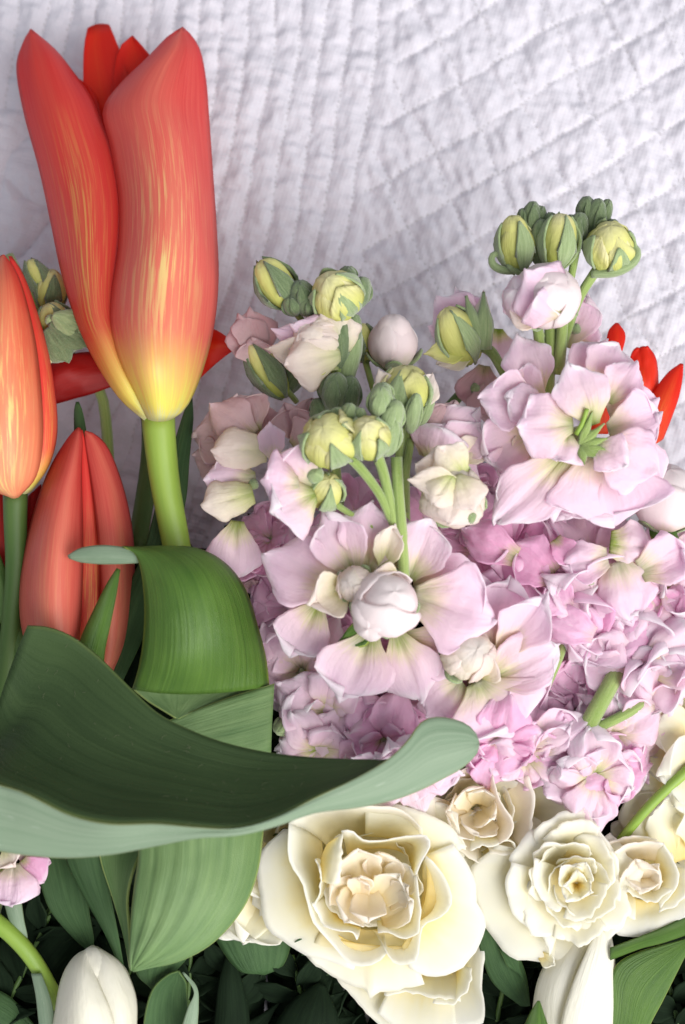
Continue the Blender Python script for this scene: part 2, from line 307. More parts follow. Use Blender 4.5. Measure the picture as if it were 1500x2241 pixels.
# ---------------------------------------------------------------- quilt
def build_quilt():
    q = thing('quilt', 'white stitched cotton quilt spread flat under the flowers', 'quilt', (750,1120,QZ))
    xs = np.r_[np.arange(-3400,-960,60), np.arange(-960,960,4.0), np.arange(960,3400,60)]
    ys = np.r_[np.arange(-3200,-150,80), np.arange(-150,1360,4.0), np.arange(1360,3000,60)][::-1]      # world y, up the picture
    X,Y = np.meshgrid(xs,ys)
    # picture coordinates of the same spots on the sloping quilt, to lay out the seams
    def topx(X,Y):
        Z = QZ-KS*Y; f = (D-Z)/D; return X/f+750, 1120.5-Y/f
    px,py = topx(X,Y)
    wob = lambda s,a,b,k: a*(vnoise(px/s+k,py/s,k)*2)+b*(vnoise(px/(s*.3)+k,py/(s*.3),k+1)*2)
    def puff(d, sp, e=.36):
        k = np.abs(((d/sp)+.5)%1-.5)*2          # 0 on the seam
        return np.clip(k,0,1)**e
    # left part: long channels; right part: lozenges
    bx = 868-.135*py+14*np.sin(py/90.)
    d1 = (px+.19*py+ .00006*(py-300)**2)+wob(120,9,3,3)
    c1 = puff(d1-10*np.sin(py/300.), 56)
    dA = (px*.50+py*.866)+wob(150,10,4,7)
    cA = puff(dA-25, 106,.38)
    dB = (px*.90-py*.44)+wob(110,16,7,11)
    cB = puff(dB, 118,.42)
    cR = np.minimum(cA, cB*.9+.1)
    farl = np.clip((250-px)/120,0,1)*np.clip((py-150)/200,0,1)
    dC = (px*.72+py*.69)+wob(160,40,8,17); cL = np.minimum(puff(dC,140,.5),puff(px*.6-py*.8+wob(130,30,7,19),150,.5))
    m = 1/(1+np.exp(-(px-bx)/3.))
    H = (c1*(1-farl)+cL*farl*1.5)*(1-m)*11*(1+.5*np.clip((300-px)/200,0,1)) + cR*m*13
    # puckers across the channels
    a1 = vnoise((px+.19*py)/70+5,(py-.2*px)/26,21)+.6*vnoise((px+.19*py)/34+5,(py-.2*px)/13,22)
    a2 = vnoise((px*.87-py*.5)/26+3,(px*.5+py*.87)/80,23)+.65*vnoise((px*.94-py*.34)/13+3,(px*.34+py*.94)/42,24)
    H += (1-m)*a1*10*(.35+.65*c1)+m*a2*12*(.25+.75*cA)
    H += 9*vnoise(px/48,py/48,31)+6*vnoise(px/24,py/24,34)+40*vnoise(px/420,py/380,32)+4*vnoise(px/13,py/13,33)
    fade = np.clip((2800-np.hypot(X,Y))/800,0,1)
    H = H*fade
    Z = QZ-KS*Y
    v = np.stack([X, Y+H*st, Z+H*ct],-1)
    o = mk('cloth', v.reshape(-1,3), gridf(len(xs),len(ys)), M['quilt'], q, np.stack([px.ravel()/1500,py.ravel()/2241],1), at=P((750,1120,QZ)))
    # running stitches lying along the seams
    def surf(x,y):
        i = np.clip(np.searchsorted(xs,x),0,len(xs)-1); j = len(ys)-1-np.clip(np.searchsorted(ys[::-1],y),0,len(ys)-1); return v[j,i]
    V=[];F=[]
    vis = (px>-30)&(px<1530)&(py>-30)&(py<1000)
    def seam(d, sp, along, mask, step):
        k = np.abs(((d/sp)+.5)%1-.5)*sp
        idx = np.argwhere(vis&mask&(k<2.6))
        seen = set()
        for j,i in idx[::1]:
            a = along[j,i]; key = (round(d[j,i]/sp), int(a//step))
            if key in seen or (a%step)>4: continue
            seen.add(key); p = v[j,i]
            # direction from the gradient of `along`
            q2 = v[max(j-1,0),i]; gx = along[j,min(i+1,len(xs)-1)]-along[j,i]; gy = along[max(j-1,0),i]-along[j,i]
            t = unit((gx,gy,0)); s = np.array([-t[1],t[0],0]); n0=len(V)
            z = np.array([0,st,ct])
            for (al,w) in ((-3.6,0),(0,1.3),(3.6,0)):
                h = 1.0 if w==0 else 2.6
                V.extend([p+t*al+s*max(w,.5)+z*(h-1.2), p+t*al+z*(h+.4), p+t*al-s*max(w,.5)+z*(h-1.2)])
            for r_ in (0,3):
                F.extend([(n0+r_,n0+r_+1,n0+r_+4,n0+r_+3),(n0+r_+1,n0+r_+2,n0+r_+5,n0+r_+4)])
    seam(d1-10*np.sin(py/300.), 56, py-.19*px, (m<.5)&(farl<.5), 13)
    seam(dA-25, 106, px*.866-py*.5, m>.5, 13)
    seam(dB, 118, px*.44+py*.9, m>.5, 15)
    s_ = mk('stitching', np.array(V), F, M['thread'], q, None, at=P((750,1120,QZ))); s_['kind'] = 'stuff'
build_quilt()
# ---------------------------------------------------------------- tulips
t = thing('orange_tulip', 'tall orange and red tulip streaked with yellow, largest bloom at upper left', 'tulip', (350,915,60), 'orange tulips')
# the two front petals; the bloom leans back towards the quilt
SHEAR[:] = [800.,.38]
sheet('petal', [(318,918,70),(262,868,80),(205,780,75),(165,690,60),(135,590,45),(112,480,35),(88,370,25),(55,250,10),(38,150,0),(52,95,-5),(68,66,-8)],
      [(328,905,90),(300,830,118),(266,750,130),(250,690,135),(252,600,130),(262,500,120),(262,420,105),(246,330,85),(218,260,60),(196,210,40),(160,160,10),(120,110,-5),(68,66,-8)],
      M['tulip_side'], t, mid=[(323,912,92),(276,850,140),(232,762,158),(202,690,158),(190,590,150),(183,490,142),(170,390,125),(138,270,100),(112,185,70),(92,120,40),(68,66,-8)], nu=19, nv=44, thick=7, wav=3, seed=2)
sheet('petal', [(326,916,100),(300,862,135),(268,795,150),(245,720,150),(248,640,146),(262,540,135),(262,430,120),(244,320,105),(228,245,90),(262,190,75),(326,128,60),(368,84,40),(400,62,25)],
      [(378,914,90),(408,888,85),(440,815,70),(465,720,60),(476,610,50),(472,500,42),(464,380,36),(456,260,30),(450,180,26),(438,115,24),(420,82,24),(400,62,25)],
      M['tulip'], t, mid=[(352,920,130),(355,875,185),(352,805,225),(350,720,240),(356,620,240),(364,510,228),(362,400,205),(350,300,180),(338,225,150),(358,160,115),(386,108,75),(394,80,45),(400,62,25)], nu=21, nv=46, thick=7, wav=3, seed=5)
sheet('petal', [(330,870,-40),(240,700,-80),(205,500,-80),(190,320,-70),(183,200,-62),(184,110,-60),(192,62,-60)],
      [(360,870,-40),(350,700,-50),(330,500,-50),(305,320,-40),(292,200,-30),(262,110,-42),(240,55,-58)],
      M['tulip_in'], t, mid=[(345,870,-80),(300,700,-120),(265,500,-110),(245,320,-80),(222,200,-56),(210,110,-62),(215,54,-66)], nv=30, thick=6)
sheet('petal', [(340,870,-40),(290,600,-70),(262,400,-60),(240,280,-40),(248,170,-30),(262,105,-24),(290,78,-20)],
      [(380,870,-30),(420,600,-30),(430,400,-20),(415,280,-10),(370,200,-6),(330,125,-14),(290,78,-20)],
      M['tulip_in'], t, bulge=-.35, nv=30, thick=6)
sheet('petal', [(330,870,-30),(200,700,-60),(150,500,-60),(110,330,-55),(110,230,-55),(140,195,-50),(176,174,-48)],
      [(350,870,-30),(300,700,-60),(270,500,-50),(240,330,-40),(222,250,-38),(205,200,-42),(176,174,-48)], M['tulip_in'], t, bulge=-.2, nv=26, thick=6)
SHEAR[:] = [0.,0.]
tube('stem', [(346,895,50),(350,960,48),(362,1060,42),(384,1180,36),(410,1320,30),(440,1560,0),(470,2000,-80)], [37,32,30,29,29,30,30], M['stem'], t, 16, 26)

t = thing('orange_tulip', 'apricot tulip bud cut off by the left edge beside the tall orange one', 'tulip', (40,1083,70), 'orange tulips')
sheet('petal', [(20,1083,90),(-70,1050,60),(-130,940,30),(-140,800,20),(-110,680,20),(-50,600,30),(8,560,40)],
      [(40,1085,90),(78,1040,110),(92,960,112),(88,850,105),(74,740,92),(50,640,75),(30,590,60),(8,560,40)],
      M['tulip_left'], t, mid=[(30,1088,110),(0,1050,170),(-12,950,205),(-20,830,205),(-18,720,180),(-8,630,130),(0,585,80),(8,560,40)], nv=36, thick=7, wav=2)
sheet('petal', [(40,1080,60),(74,1040,85),(86,960,90),(82,850,84),(68,740,72),(42,640,60),(28,590,50),(20,562,36)],
      [(70,1070,20),(104,1020,20),(122,960,10),(121,880,5),(104,770,0),(72,660,5),(48,600,15),(24,562,34)],
      M['tulip_side'], t, mid=[(60,1078,60),(98,1025,72),(112,955,72),(108,860,64),(92,755,52),(60,650,45),(40,596,42),(22,562,38)], nu=11, nv=34, thick=6)
sheet('petal', [(0,1050,-20),(-120,900,-60),(-130,740,-60),(-60,620,-30),(4,572,10)], [(60,1050,-20),(112,900,-30),(90,740,-30),(40,620,0),(12,568,12)], M['tulip_side'], t, bulge=-.3, thick=6)
tube('stem', [(34,1070,50),(34,1140,46),(36,1240,40),(28,1340,30),(0,1600,0)], [27,24,22,22,22], M['stem_dark'], t, 14, 18)

t = thing('orange_tulip', 'closed coral tulip bud standing behind the broad dark leaf', 'tulip', (160,1480,90), 'orange tulips')
sheet('petal', [(150,1480,70),(80,1450,70),(52,1380,66),(46,1300,60),(56,1210,52),(78,1115,44),(112,1025,36),(150,962,32),(172,938,30)],
      [(160,1480,100),(172,1400,120),(178,1300,118),(180,1200,108),(178,1100,92),(176,1020,72),(178,970,50),(174,938,34)],
      M['tulip_low'], t, mid=[(155,1484,120),(118,1430,165),(106,1360,178),(104,1270,172),(112,1180,158),(128,1090,130),(150,1010,92),(165,960,55),(173,938,34)], nv=38, thick=7, wav=2)
sheet('petal', [(160,1480,70),(170,1380,90),(174,1260,88),(174,1140,78),(174,1040,62),(176,985,48),(176,942,34)],
      [(210,1480,60),(226,1380,68),(228,1260,66),(220,1140,60),(204,1040,50),(190,985,44),(180,942,34)], M['tulip_side'], t, bulge=.35, nu=11, nv=30, thick=6)
sheet('petal', [(205,1480,80),(218,1400,98),(224,1290,96),(216,1170,86),(202,1060,66),(190,985,48),(186,950,38)],
      [(250,1470,20),(280,1400,12),(292,1290,5),(290,1180,0),(272,1080,2),(240,990,16),(212,955,28),(186,944,36)],
      M['tulip_low'], t, mid=[(232,1480,100),(256,1400,100),(264,1290,98),(258,1175,88),(240,1072,66),(216,995,48),(198,955,38),(186,946,38)], nv=34, thick=6)
sheet('petal', [(140,1480,10),(60,1400,-20),(60,1200,-30),(120,1040,0),(170,955,20)], [(220,1480,10),(285,1400,-20),(285,1200,-30),(230,1020,0),(182,955,20)], M['tulip_side'], t, bulge=-.3, thick=6)
tube('stem', [(165,1470,60),(180,1560,50),(220,1750,20),(260,1950,-20)], [28,25,25,25], M['stem'], t, 12, 14)

t = thing('red_tulip', 'wide open dark red tulip mostly hidden behind the tall orange tulip', 'tulip', (300,850,-160), 'red tulips')
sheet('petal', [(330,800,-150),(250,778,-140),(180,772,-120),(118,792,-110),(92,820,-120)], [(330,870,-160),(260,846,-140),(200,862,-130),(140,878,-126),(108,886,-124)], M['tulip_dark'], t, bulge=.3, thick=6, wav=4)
sheet('petal', [(350,760,-150),(430,715,-140),(470,722,-120),(500,742,-110),(517,757,-105)], [(360,880,-160),(400,858,-150),(436,830,-130),(470,798,-115),(517,759,-105)], M['tulip_in'], t, bulge=.3, thick=6, wav=3)
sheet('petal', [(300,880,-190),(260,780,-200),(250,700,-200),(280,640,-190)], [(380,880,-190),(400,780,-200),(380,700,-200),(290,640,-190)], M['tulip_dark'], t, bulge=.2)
tube('stem', [(330,880,-170),(330,1000,-160),(300,1200,-120)], [24,22,22], M['stem_dark'], t)
t = thing('red_tulip', 'dark red tulip bloom in shade at the left edge under the apricot bud', 'tulip', (-20,1200,-40), 'red tulips')
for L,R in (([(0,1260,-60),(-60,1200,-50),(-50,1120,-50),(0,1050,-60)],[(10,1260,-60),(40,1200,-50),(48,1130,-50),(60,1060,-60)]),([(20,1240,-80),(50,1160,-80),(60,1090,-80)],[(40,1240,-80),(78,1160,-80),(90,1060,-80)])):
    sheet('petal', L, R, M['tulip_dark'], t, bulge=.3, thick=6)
t = thing('red_tulip', 'bright red tulip peeping out from behind the upper right stock bloom', 'tulip', (1330,960,-120), 'red tulips')
sheet('petal', [(1290,950,-60),(1312,850,-70),(1325,780,-80),(1332,728,-88),(1348,708,-92)], [(1330,950,-60),(1340,850,-62),(1358,780,-72),(1368,735,-82),(1352,708,-92)], M['tulip_in'], t, bulge=.3, thick=6)
sheet('petal', [(1330,980,-60),(1352,900,-80),(1372,820,-90),(1382,775,-92),(1395,762,-94)], [(1440,930,-90),(1440,880,-90),(1440,820,-92),(1432,780,-96),(1415,758,-98)], M['tulip_in'], t, bulge=.35, thick=6, wav=8, seed=4)
sheet('petal', [(1390,1000,-50),(1402,930,-60),(1425,870,-70),(1460,820,-84),(1490,797,-92)], [(1450,960,-60),(1468,915,-64),(1484,870,-72),(1492,830,-84),(1494,797,-92)], M['tulip_in'], t, bulge=.4, thick=6)
sheet('petal', [(1285,930,30),(1300,905,30),(1310,890,30)], [(1300,930,30),(1318,905,30),(1330,882,30)], M['tulip_in'], t, bulge=.3, thick=5, nu=7, nv=10)
tube('stem', [(1350,960,-90),(1330,1050,-110),(1290,1250,-130)], [20,20,20], M['stem_dark'], t)

# ---------------------------------------------------------------- tulip leaves
G = 'tulip leaves'
t = thing('tulip_leaf', 'broad dark green leaf sweeping across the foreground with its lower rim rolled over', 'leaf', (0,1700,300), G)
sheet('blade', [(60,1370,250),(105,1373,250),(155,1392,252),(205,1428,256),(250,1470,262),(295,1515,272),(345,1560,282),(405,1592,290),(480,1622,298),(580,1646,308),(690,1659,322),(790,1663,340),(852,1662,352)],
      [(-30,1640,250),(-30,1700,400),(20,1722,425),(80,1745,440),(150,1780,458),(240,1800,475),(340,1800,480),(430,1808,480),(520,1811,474),(600,1790,460),(690,1745,430),(780,1704,395),(852,1664,356)],
      M['leaf_dark'], t, mid=[(10,1500,200),(40,1550,205),(90,1560,225),(150,1610,265),(220,1650,300),(300,1680,330),(380,1700,352),(450,1715,362),(530,1728,368),(610,1722,370),(700,1702,368),(790,1683,364),(852,1663,354)], nu=19, nv=46, thick=5, wav=3)
sheet('rolled_rim', [(-80,1700,430),(0,1717,432),(60,1737,446),(150,1782,462),(240,1802,480),(340,1802,486),(430,1810,486),(520,1813,480),(600,1792,466),(690,1746,436),(780,1703,402),(850,1661,370),(895,1618,352),(918,1584,335),(950,1569,318),(1000,1576,300),(1035,1597,290),(1048,1626,288)],
      [(-80,1850,400),(0,1862,405),(70,1872,412),(150,1876,422),(240,1869,436),(340,1850,448),(430,1832,470),(520,1826,474),(600,1808,458),(690,1778,420),(780,1767,384),(860,1750,352),(920,1728,330),(970,1703,312),(1005,1684,300),(1030,1664,294),(1044,1646,290),(1048,1627,288)],
      M['leaf_pale'], t, bulge=.16, nu=13, nv=60, thick=5, wav=3, seed=3)
rl = random.Random(8); V = []; Fc = []                       # pale lint and hairs caught on the blade
me_ = bpy.data.objects['blade'].data; vv_ = [v_.co.copy() for v_ in me_.vertices]
base_ = org['blade']
for i in range(70):
    k = rl.randrange(19*4, len(vv_)-19*3); q_ = np.array(vv_[k])+base_; a_ = rl.uniform(0,6.28); dd = WD(np.array([math.cos(a_),math.sin(a_),0]))*S; nn_ = WD(np.array([-math.sin(a_),math.cos(a_),0]))*S; up_ = WD(np.array([0,.3,1.]))*S
    L_ = rl.uniform(2,8); n0_ = len(V)
    for s_ in (-1,0,1):
        c_ = q_+dd*L_*s_+nn_*(L_*.35*(1-s_*s_))+up_*(4+1.5*(1-s_*s_)); V += [c_+nn_*.3, c_-nn_*.3, c_+up_*.5]
    for r_ in (0,3): Fc += [(n0_+r_,n0_+r_+1,n0_+r_+4,n0_+r_+3),(n0_+r_+1,n0_+r_+2,n0_+r_+5,n0_+r_+4)]
me_ = bpy.data.meshes.new('lint'); me_.from_pydata([tuple(x-base_) for x in V], [], Fc); me_.materials.append(M['lint'])
o_ = bpy.data.objects.new('lint', me_); C.objects.link(o_); o_.parent = bpy.data.objects['blade'].parent; o_.location = bpy.data.objects['blade'].location; o_['kind'] = 'stuff'
t = thing('tulip_leaf', 'bright green leaf curling over into a hoop below the tall tulip stem', 'leaf', (500,1640,120), G)
sheet('curled_tip', [(150,1216,175),(178,1200,185),(220,1194,195),(262,1197,200),(304,1205,205)], [(152,1220,175),(178,1229,180),(220,1233,190),(262,1233,200),(306,1231,208)], M['leaf_pale'], t, bulge=.35, nu=9, nv=18, thick=6)
sheet('blade', [(268,1197,206),(298,1212,214),(313,1260,225),(319,1330,230),(316,1400,225),(306,1460,215),(291,1508,205)],
      [(350,1197,190),(430,1202,175),(492,1234,150),(535,1290,130),(562,1370,115),(580,1440,108),(588,1502,105)],
      M['leaf'], t, mid=[(300,1199,204),(372,1216,232),(416,1262,262),(438,1330,275),(446,1400,270),(444,1460,245),(430,1517,205)], nu=19, nv=34, thick=7, wav=2)
sheet('blade', [(288,1506,200),(320,1532,190),(352,1552,184),(385,1572,180)], [(590,1500,100),(540,1518,125),(470,1540,150),(390,1574,178)], M['leaf_rib'], t, bulge=-.1, nu=17, nv=14, thick=6)
sheet('blade', [(600,1496,112),(520,1520,140),(450,1545,160),(360,1580,180)], [(592,1660,110),(520,1680,130),(440,1690,150),(340,1700,170)], M['leaf_rib'], t, bulge=.15, nu=15, nv=22, thick=6, wav=4)
t = thing('tulip_leaf', 'ribbed pale green leaf folded to a point beneath the broad dark leaf', 'leaf', (440,1800,200), G)
sheet('blade', [(300,1790,215),(305,1870,225),(296,1940,232),(289,2010,236),(286,2080,236),(288,2122,232)],
      [(580,1760,110),(574,1830,130),(562,1910,150),(532,1985,172),(470,2058,195),(390,2103,215),(292,2124,232)],
      M['leaf_rib'], t, bulge=.42, nu=29, nv=34, thick=7, wav=3, ridge=1.6)
sheet('blade', [(212,1830,140),(222,1890,150),(245,1960,165),(268,2040,190),(284,2118,222)], [(330,1830,150),(298,1890,180),(280,1960,190),(284,2040,212),(290,2122,228)], M['leaf_rib'], t, bulge=-.5, nu=13, nv=26, thick=6)
t = thing('tulip_leaf', 'narrow upright light green leaf left of the ribbed folded leaf', 'leaf', (180,1850,90), G)
sheet('blade', [(130,1820,110),(150,1890,110),(185,1960,100),(230,2040,80),(262,2110,60)], [(225,1820,130),(232,1890,130),(242,1960,112),(258,2040,90),(270,2110,60)], M['leaf_mid'], t, bulge=.4, thick=6)
t = thing('tulip_leaf', 'small green spear tip in front of the coral tulip bud', 'leaf', (200,1470,180), G)
sheet('blade', [(150,1490,150),(178,1400,165),(205,1340,175),(235,1280,180),(258,1244,180)], [(225,1500,150),(228,1430,165),(240,1370,178),(254,1300,182),(262,1246,180)], M['leaf'], t, bulge=.6, nu=11, nv=24, thick=6)
t = thing('tulip_leaf', 'long dark green leaf rising behind the tall tulip stem', 'leaf', (240,1480,20), G)
sheet('blade', [(222,1480,60),(240,1400,50),(275,1300,40),(315,1210,20),(345,1100,0),(380,980,-20),(405,900,-30),(418,872,-32)],
      [(268,1490,60),(310,1400,45),(345,1300,30),(375,1210,10),(405,1100,-10),(414,1000,-25),(422,920,-32),(420,872,-32)], M['leaf_mid'], t, bulge=.4, thick=6)
t = thing('tulip_leaf', 'thin dark leaf tip poking up behind the coral tulip bud', 'leaf', (180,960,-20), G)
sheet('blade', [(166,1000,-30),(164,940,-30),(164,900,-34),(168,880,-36)], [(196,1000,-30),(188,940,-30),(180,900,-34),(172,880,-36)], M['leaf_mid'], t, bulge=.4, nu=9, nv=14, thick=5)
t = thing('tulip_leaf', 'dark stem like leaf in the shadow left of the coral bud', 'leaf', (0,1400,0), G)
sheet('blade', [(-40,1200,0),(-20,1290,10),(10,1380,20),(40,1460,30)], [(-10,1190,0),(20,1270,10),(46,1350,20),(70,1440,30)], M['stem_dark'], t, bulge=.5, thick=6)

# bottom foliage, one leaf each
def low(label, L, R, mat, bulge=.35, cat='leaf', name='tulip_leaf', **k):
    t = thing(name, label, cat, L[0], G if name=='tulip_leaf' else None)
    sheet('blade', L, R, M[mat], t, bulge=bulge, thick=5, **k)
low('dull green leaf behind the pale stock petals at lower left', [(60,1850,40),(85,1920,60),(110,1990,60),(160,2050,50),(195,2080,40)], [(190,1850,20),(190,1920,40),(195,1990,50),(205,2050,45),(205,2085,40)], 'leaf_mid', .2)
low('narrow pale leaf beside the left edge of the ivory tulip bud', [(70,2130,100),(80,2180,110),(90,2260,110),(110,2340,90)], [(90,2130,100),(112,2190,110),(124,2260,110),(132,2340,90)], 'leaf_pale')
low('small pointed leaf hanging below the pale stock petals', [(5,1950,80),(20,2010,85),(40,2060,80),(55,2078,75)], [(45,1960,80),(52,2010,85),(60,2050,80),(58,2080,75)], 'leaf_pale')
low('curled dark leaf with a browned rim right of the ivory tulip bud', [(310,2300,60),(318,2220,80),(335,2165,90),(365,2135,90),(390,2125,88)], [(445,2300,60),(420,2240,60),(410,2180,70),(408,2150,80),(392,2126,88)], 'leaf_mid', -.4)
low('pale folded edge of the curled leaf by the ivory tulip bud', [(388,2300,90),(398,2250,95),(412,2205,98),(425,2170,95),(400,2128,90)], [(430,2300,80),(432,2240,88),(434,2200,92),(430,2160,90),(402,2127,90)], 'leaf_pale', .3, nu=9)
low('smooth dark leaf under the point of the ribbed leaf', [(290,2080,60),(300,2130,60),(330,2160,50)], [(425,2020,40),(420,2080,50),(340,2170,50)], 'leaf_mid', .3)
low('rounded shaded leaf beneath the half hidden cream rose', [(440,1980,20),(470,2050,20),(520,2120,10),(570,2130,0)], [(650,1980,0),(640,2050,0),(620,2110,0),(580,2132,0)], 'leaf_mid', .3)
low('long blue green leaf hanging between the two largest cream roses', [(1040,2000,60),(1052,2080,50),(1080,2150,30),(1140,2200,0)], [(1080,1990,60),(1120,2060,50),(1150,2130,30),(1160,2200,0)], 'leaf_mid', .3)
low('broad glossy green leaf in the bottom right corner', [(1320,2300,60),(1335,2210,80),(1340,2130,85),(1380,2090,80),(1500,2055,70)], [(1400,2330,60),(1420,2250,80),(1450,2190,85),(1480,2130,80),(1510,2070,70)], 'leaf', .15)
low('slim green blade in front of the right ivory tulip', [(1130,2330,140),(1140,2270,140),(1160,2220,140),(1178,2190,140)], [(1210,2330,140),(1205,2270,140),(1190,2220,140),(1180,2190,140)], 'leaf', .5)
low('thin arching leaf blade above the bottom right corner leaf', [(1335,2075,100),(1400,2050,95),(1450,2030,90),(1530,1990,85)], [(1335,2100,100),(1400,2075,95),(1450,2062,90),(1530,2035,85)], 'leaf', .4, nu=9)
low('dark thin leaf below the arching blade at lower right', [(1350,2110,70),(1420,2085,65),(1530,2040,60)], [(1350,2140,70),(1420,2105,65),(1530,2070,60)], 'leaf_mid', .4, nu=9)

low('shaded broad leaf crossing behind the bottom of the lowest cream rose', [(560,2330,-20),(600,2250,0),(640,2190,10),(700,2150,0)], [(700,2360,-20),(730,2290,0),(740,2230,10),(710,2155,0)], 'leaf_shade', .4)  # this leaf and the next two are darkened by colour to look shaded
low('shaded upright leaf between the curled leaf and the lowest rose', [(450,2330,-10),(470,2230,10),(480,2150,20),(500,2080,0)], [(540,2330,-10),(545,2230,0),(530,2150,10),(505,2080,0)], 'leaf_shade', .5)
low('dark slanting leaf left of the upright pale leaf in the shadow', [(60,2100,0),(110,2040,10),(170,1980,20)], [(120,2180,0),(180,2100,10),(230,2020,10)], 'leaf_shade', .4)
low('shaded leaf at the bottom left edge under the yellow green stem', [(-60,2150,20),(20,2180,20),(80,2250,10)], [(-60,2230,20),(0,2260,20),(70,2290,10)], 'leaf_mid', .4)
# ---------------------------------------------------------------- white tulips
t = thing('white_tulip', 'ivory tulip bud pointing up at the bottom left', 'tulip', (210,2330,60), 'white tulips')
sheet('petal', [(160,2380,120),(118,2290,120),(124,2210,118),(138,2140,112),(165,2095,108),(200,2076,105)], [(270,2380,150),(262,2290,175),(245,2220,175),(218,2160,160),(200,2120,140),(192,2086,112)], M['white_tulip'], t, mid=[(210,2385,190),(180,2290,215),(172,2210,210),(172,2140,180),(178,2100,145),(196,2078,108)], nv=26, thick=7)
sheet('petal', [(190,2380,150),(235,2290,165),(225,2220,160),(205,2160,148),(195,2115,130),(205,2076,105)], [(300,2380,90),(296,2290,90),(298,2200,88),(286,2150,90),(262,2108,92),(212,2074,103)], M['white_tulip'], t, mid=[(250,2385,170),(270,2290,175),(268,2210,168),(250,2145,150),(232,2100,128),(208,2074,106)], nv=26, thick=7)
sheet('petal', [(180,2300,150),(170,2150,140),(178,2090,122),(202,2070,106)], [(230,2300,150),(236,2150,145),(226,2092,124),(206,2070,106)], M['white_tulip'], t, bulge=.3, nu=9, nv=20)
sheet('petal', [(150,2380,40),(120,2260,30),(140,2130,50),(190,2078,90)], [(280,2380,40),(300,2260,30),(280,2130,50),(215,2078,90)], M['white_tulip'], t, bulge=-.3)
t = thing('white_tulip', 'ivory tulip with a deep central groove below the frilled cream rose', 'tulip', (1240,2330,60), 'white tulips')
sheet('petal', [(1190,2400,60),(1168,2300,70),(1168,2210,76),(1185,2130,70),(1230,2060,50),(1260,2020,40)], [(1260,2400,90),(1250,2300,100),(1240,2210,110),(1258,2130,100),(1290,2060,70),(1300,2020,50)], M['white_tulip'], t, bulge=.55, nv=26, thick=7)
sheet('petal', [(1250,2400,110),(1235,2300,125),(1228,2240,135),(1255,2150,130),(1285,2080,110),(1310,2020,70)], [(1320,2400,70),(1335,2300,70),(1346,2200,70),(1345,2120,70),(1338,2060,66),(1328,2020,60)], M['white_tulip'], t, bulge=.5, nv=26, thick=7)
sheet('petal', [(1210,2400,40),(1200,2250,30),(1230,2130,30),(1280,2030,20)], [(1300,2400,40),(1290,2250,50),(1310,2130,40),(1320,2030,30)], M['white_tulip'], t, bulge=-.2)
# ---------------------------------------------------------------- roses
def axes(ax):
    ax = unit(ax); e1 = unit(np.array([1.,0,0])-ax*ax[0]); return e1, np.cross(ax,e1), ax
def cup_petal(c, fr, phi, half, r0, r1, dep, h1, mat, parent, seed, curl=.12, spiral=.06, ruf=.03, rnd=.27, nu=19, nv=17, name='petal', thick=2.2, p=.75, point=.0, q=1.25):
    e1,e2,ax = fr; rs = random.Random(seed); a1,a2,a3 = [rs.uniform(0,6.28) for _ in range(3)]
    U,V = np.meshgrid(np.linspace(-1,1,nu), np.linspace(0,1,nv))
    hw = math.radians(half)*(.45+.55*np.sin(np.clip(V/.7,0,1)*math.pi/2))*(1-.10*np.clip((V-.7)/.3,0,1)**2)
    ph = math.radians(phi)+hw*U
    T = V*(1-rnd*np.abs(U)**2.4*V)*(1+.022*V*(np.sin(3.7*U+a1)+.6*np.sin(8*U+a2)+.35*np.sin(17*U+a3)))+point*V**3*np.exp(-(U/.18)**2)
    r = r0+(r1-r0)*T**p; h = -dep+(h1+dep)*T**q
    k = np.clip((V-.72)/.28,0,1)**2
    wv = 1+.5*np.sin(2.6*U+a2)+.3*np.sin(5*U+a3)
    r = r+curl*r1*k*wv; h = h-curl*r1*.55*k*wv
    r = r*(1+spiral*U)+ruf*r1*V**3*(np.sin(5*U+a1)+.7*np.sin(11*U+a2))
    r = r*(1+.07*np.sin(2.2*U+a3)*V)+r1*.05*V**5*(vnoise(U*5+a1*3,V*0+seed,seed%40)+.6*vnoise(U*12+a2*3,V*0+seed,seed%40+1))*2
    h = h+ruf*r1*V**3*np.sin(7*U+a3)+.03*r1*vnoise(U*3+9,V*5+seed,seed%40)*2*V
    v = np.asarray(c)+(r*np.cos(ph))[...,None]*e1+(r*np.sin(ph))[...,None]*e2+h[...,None]*ax
    return mk(name, v.reshape(-1,3), gridf(nu,nv), mat, parent, np.stack([(U.ravel()+1)/2,V.ravel()],1), thick, at=v[0,nu//2])
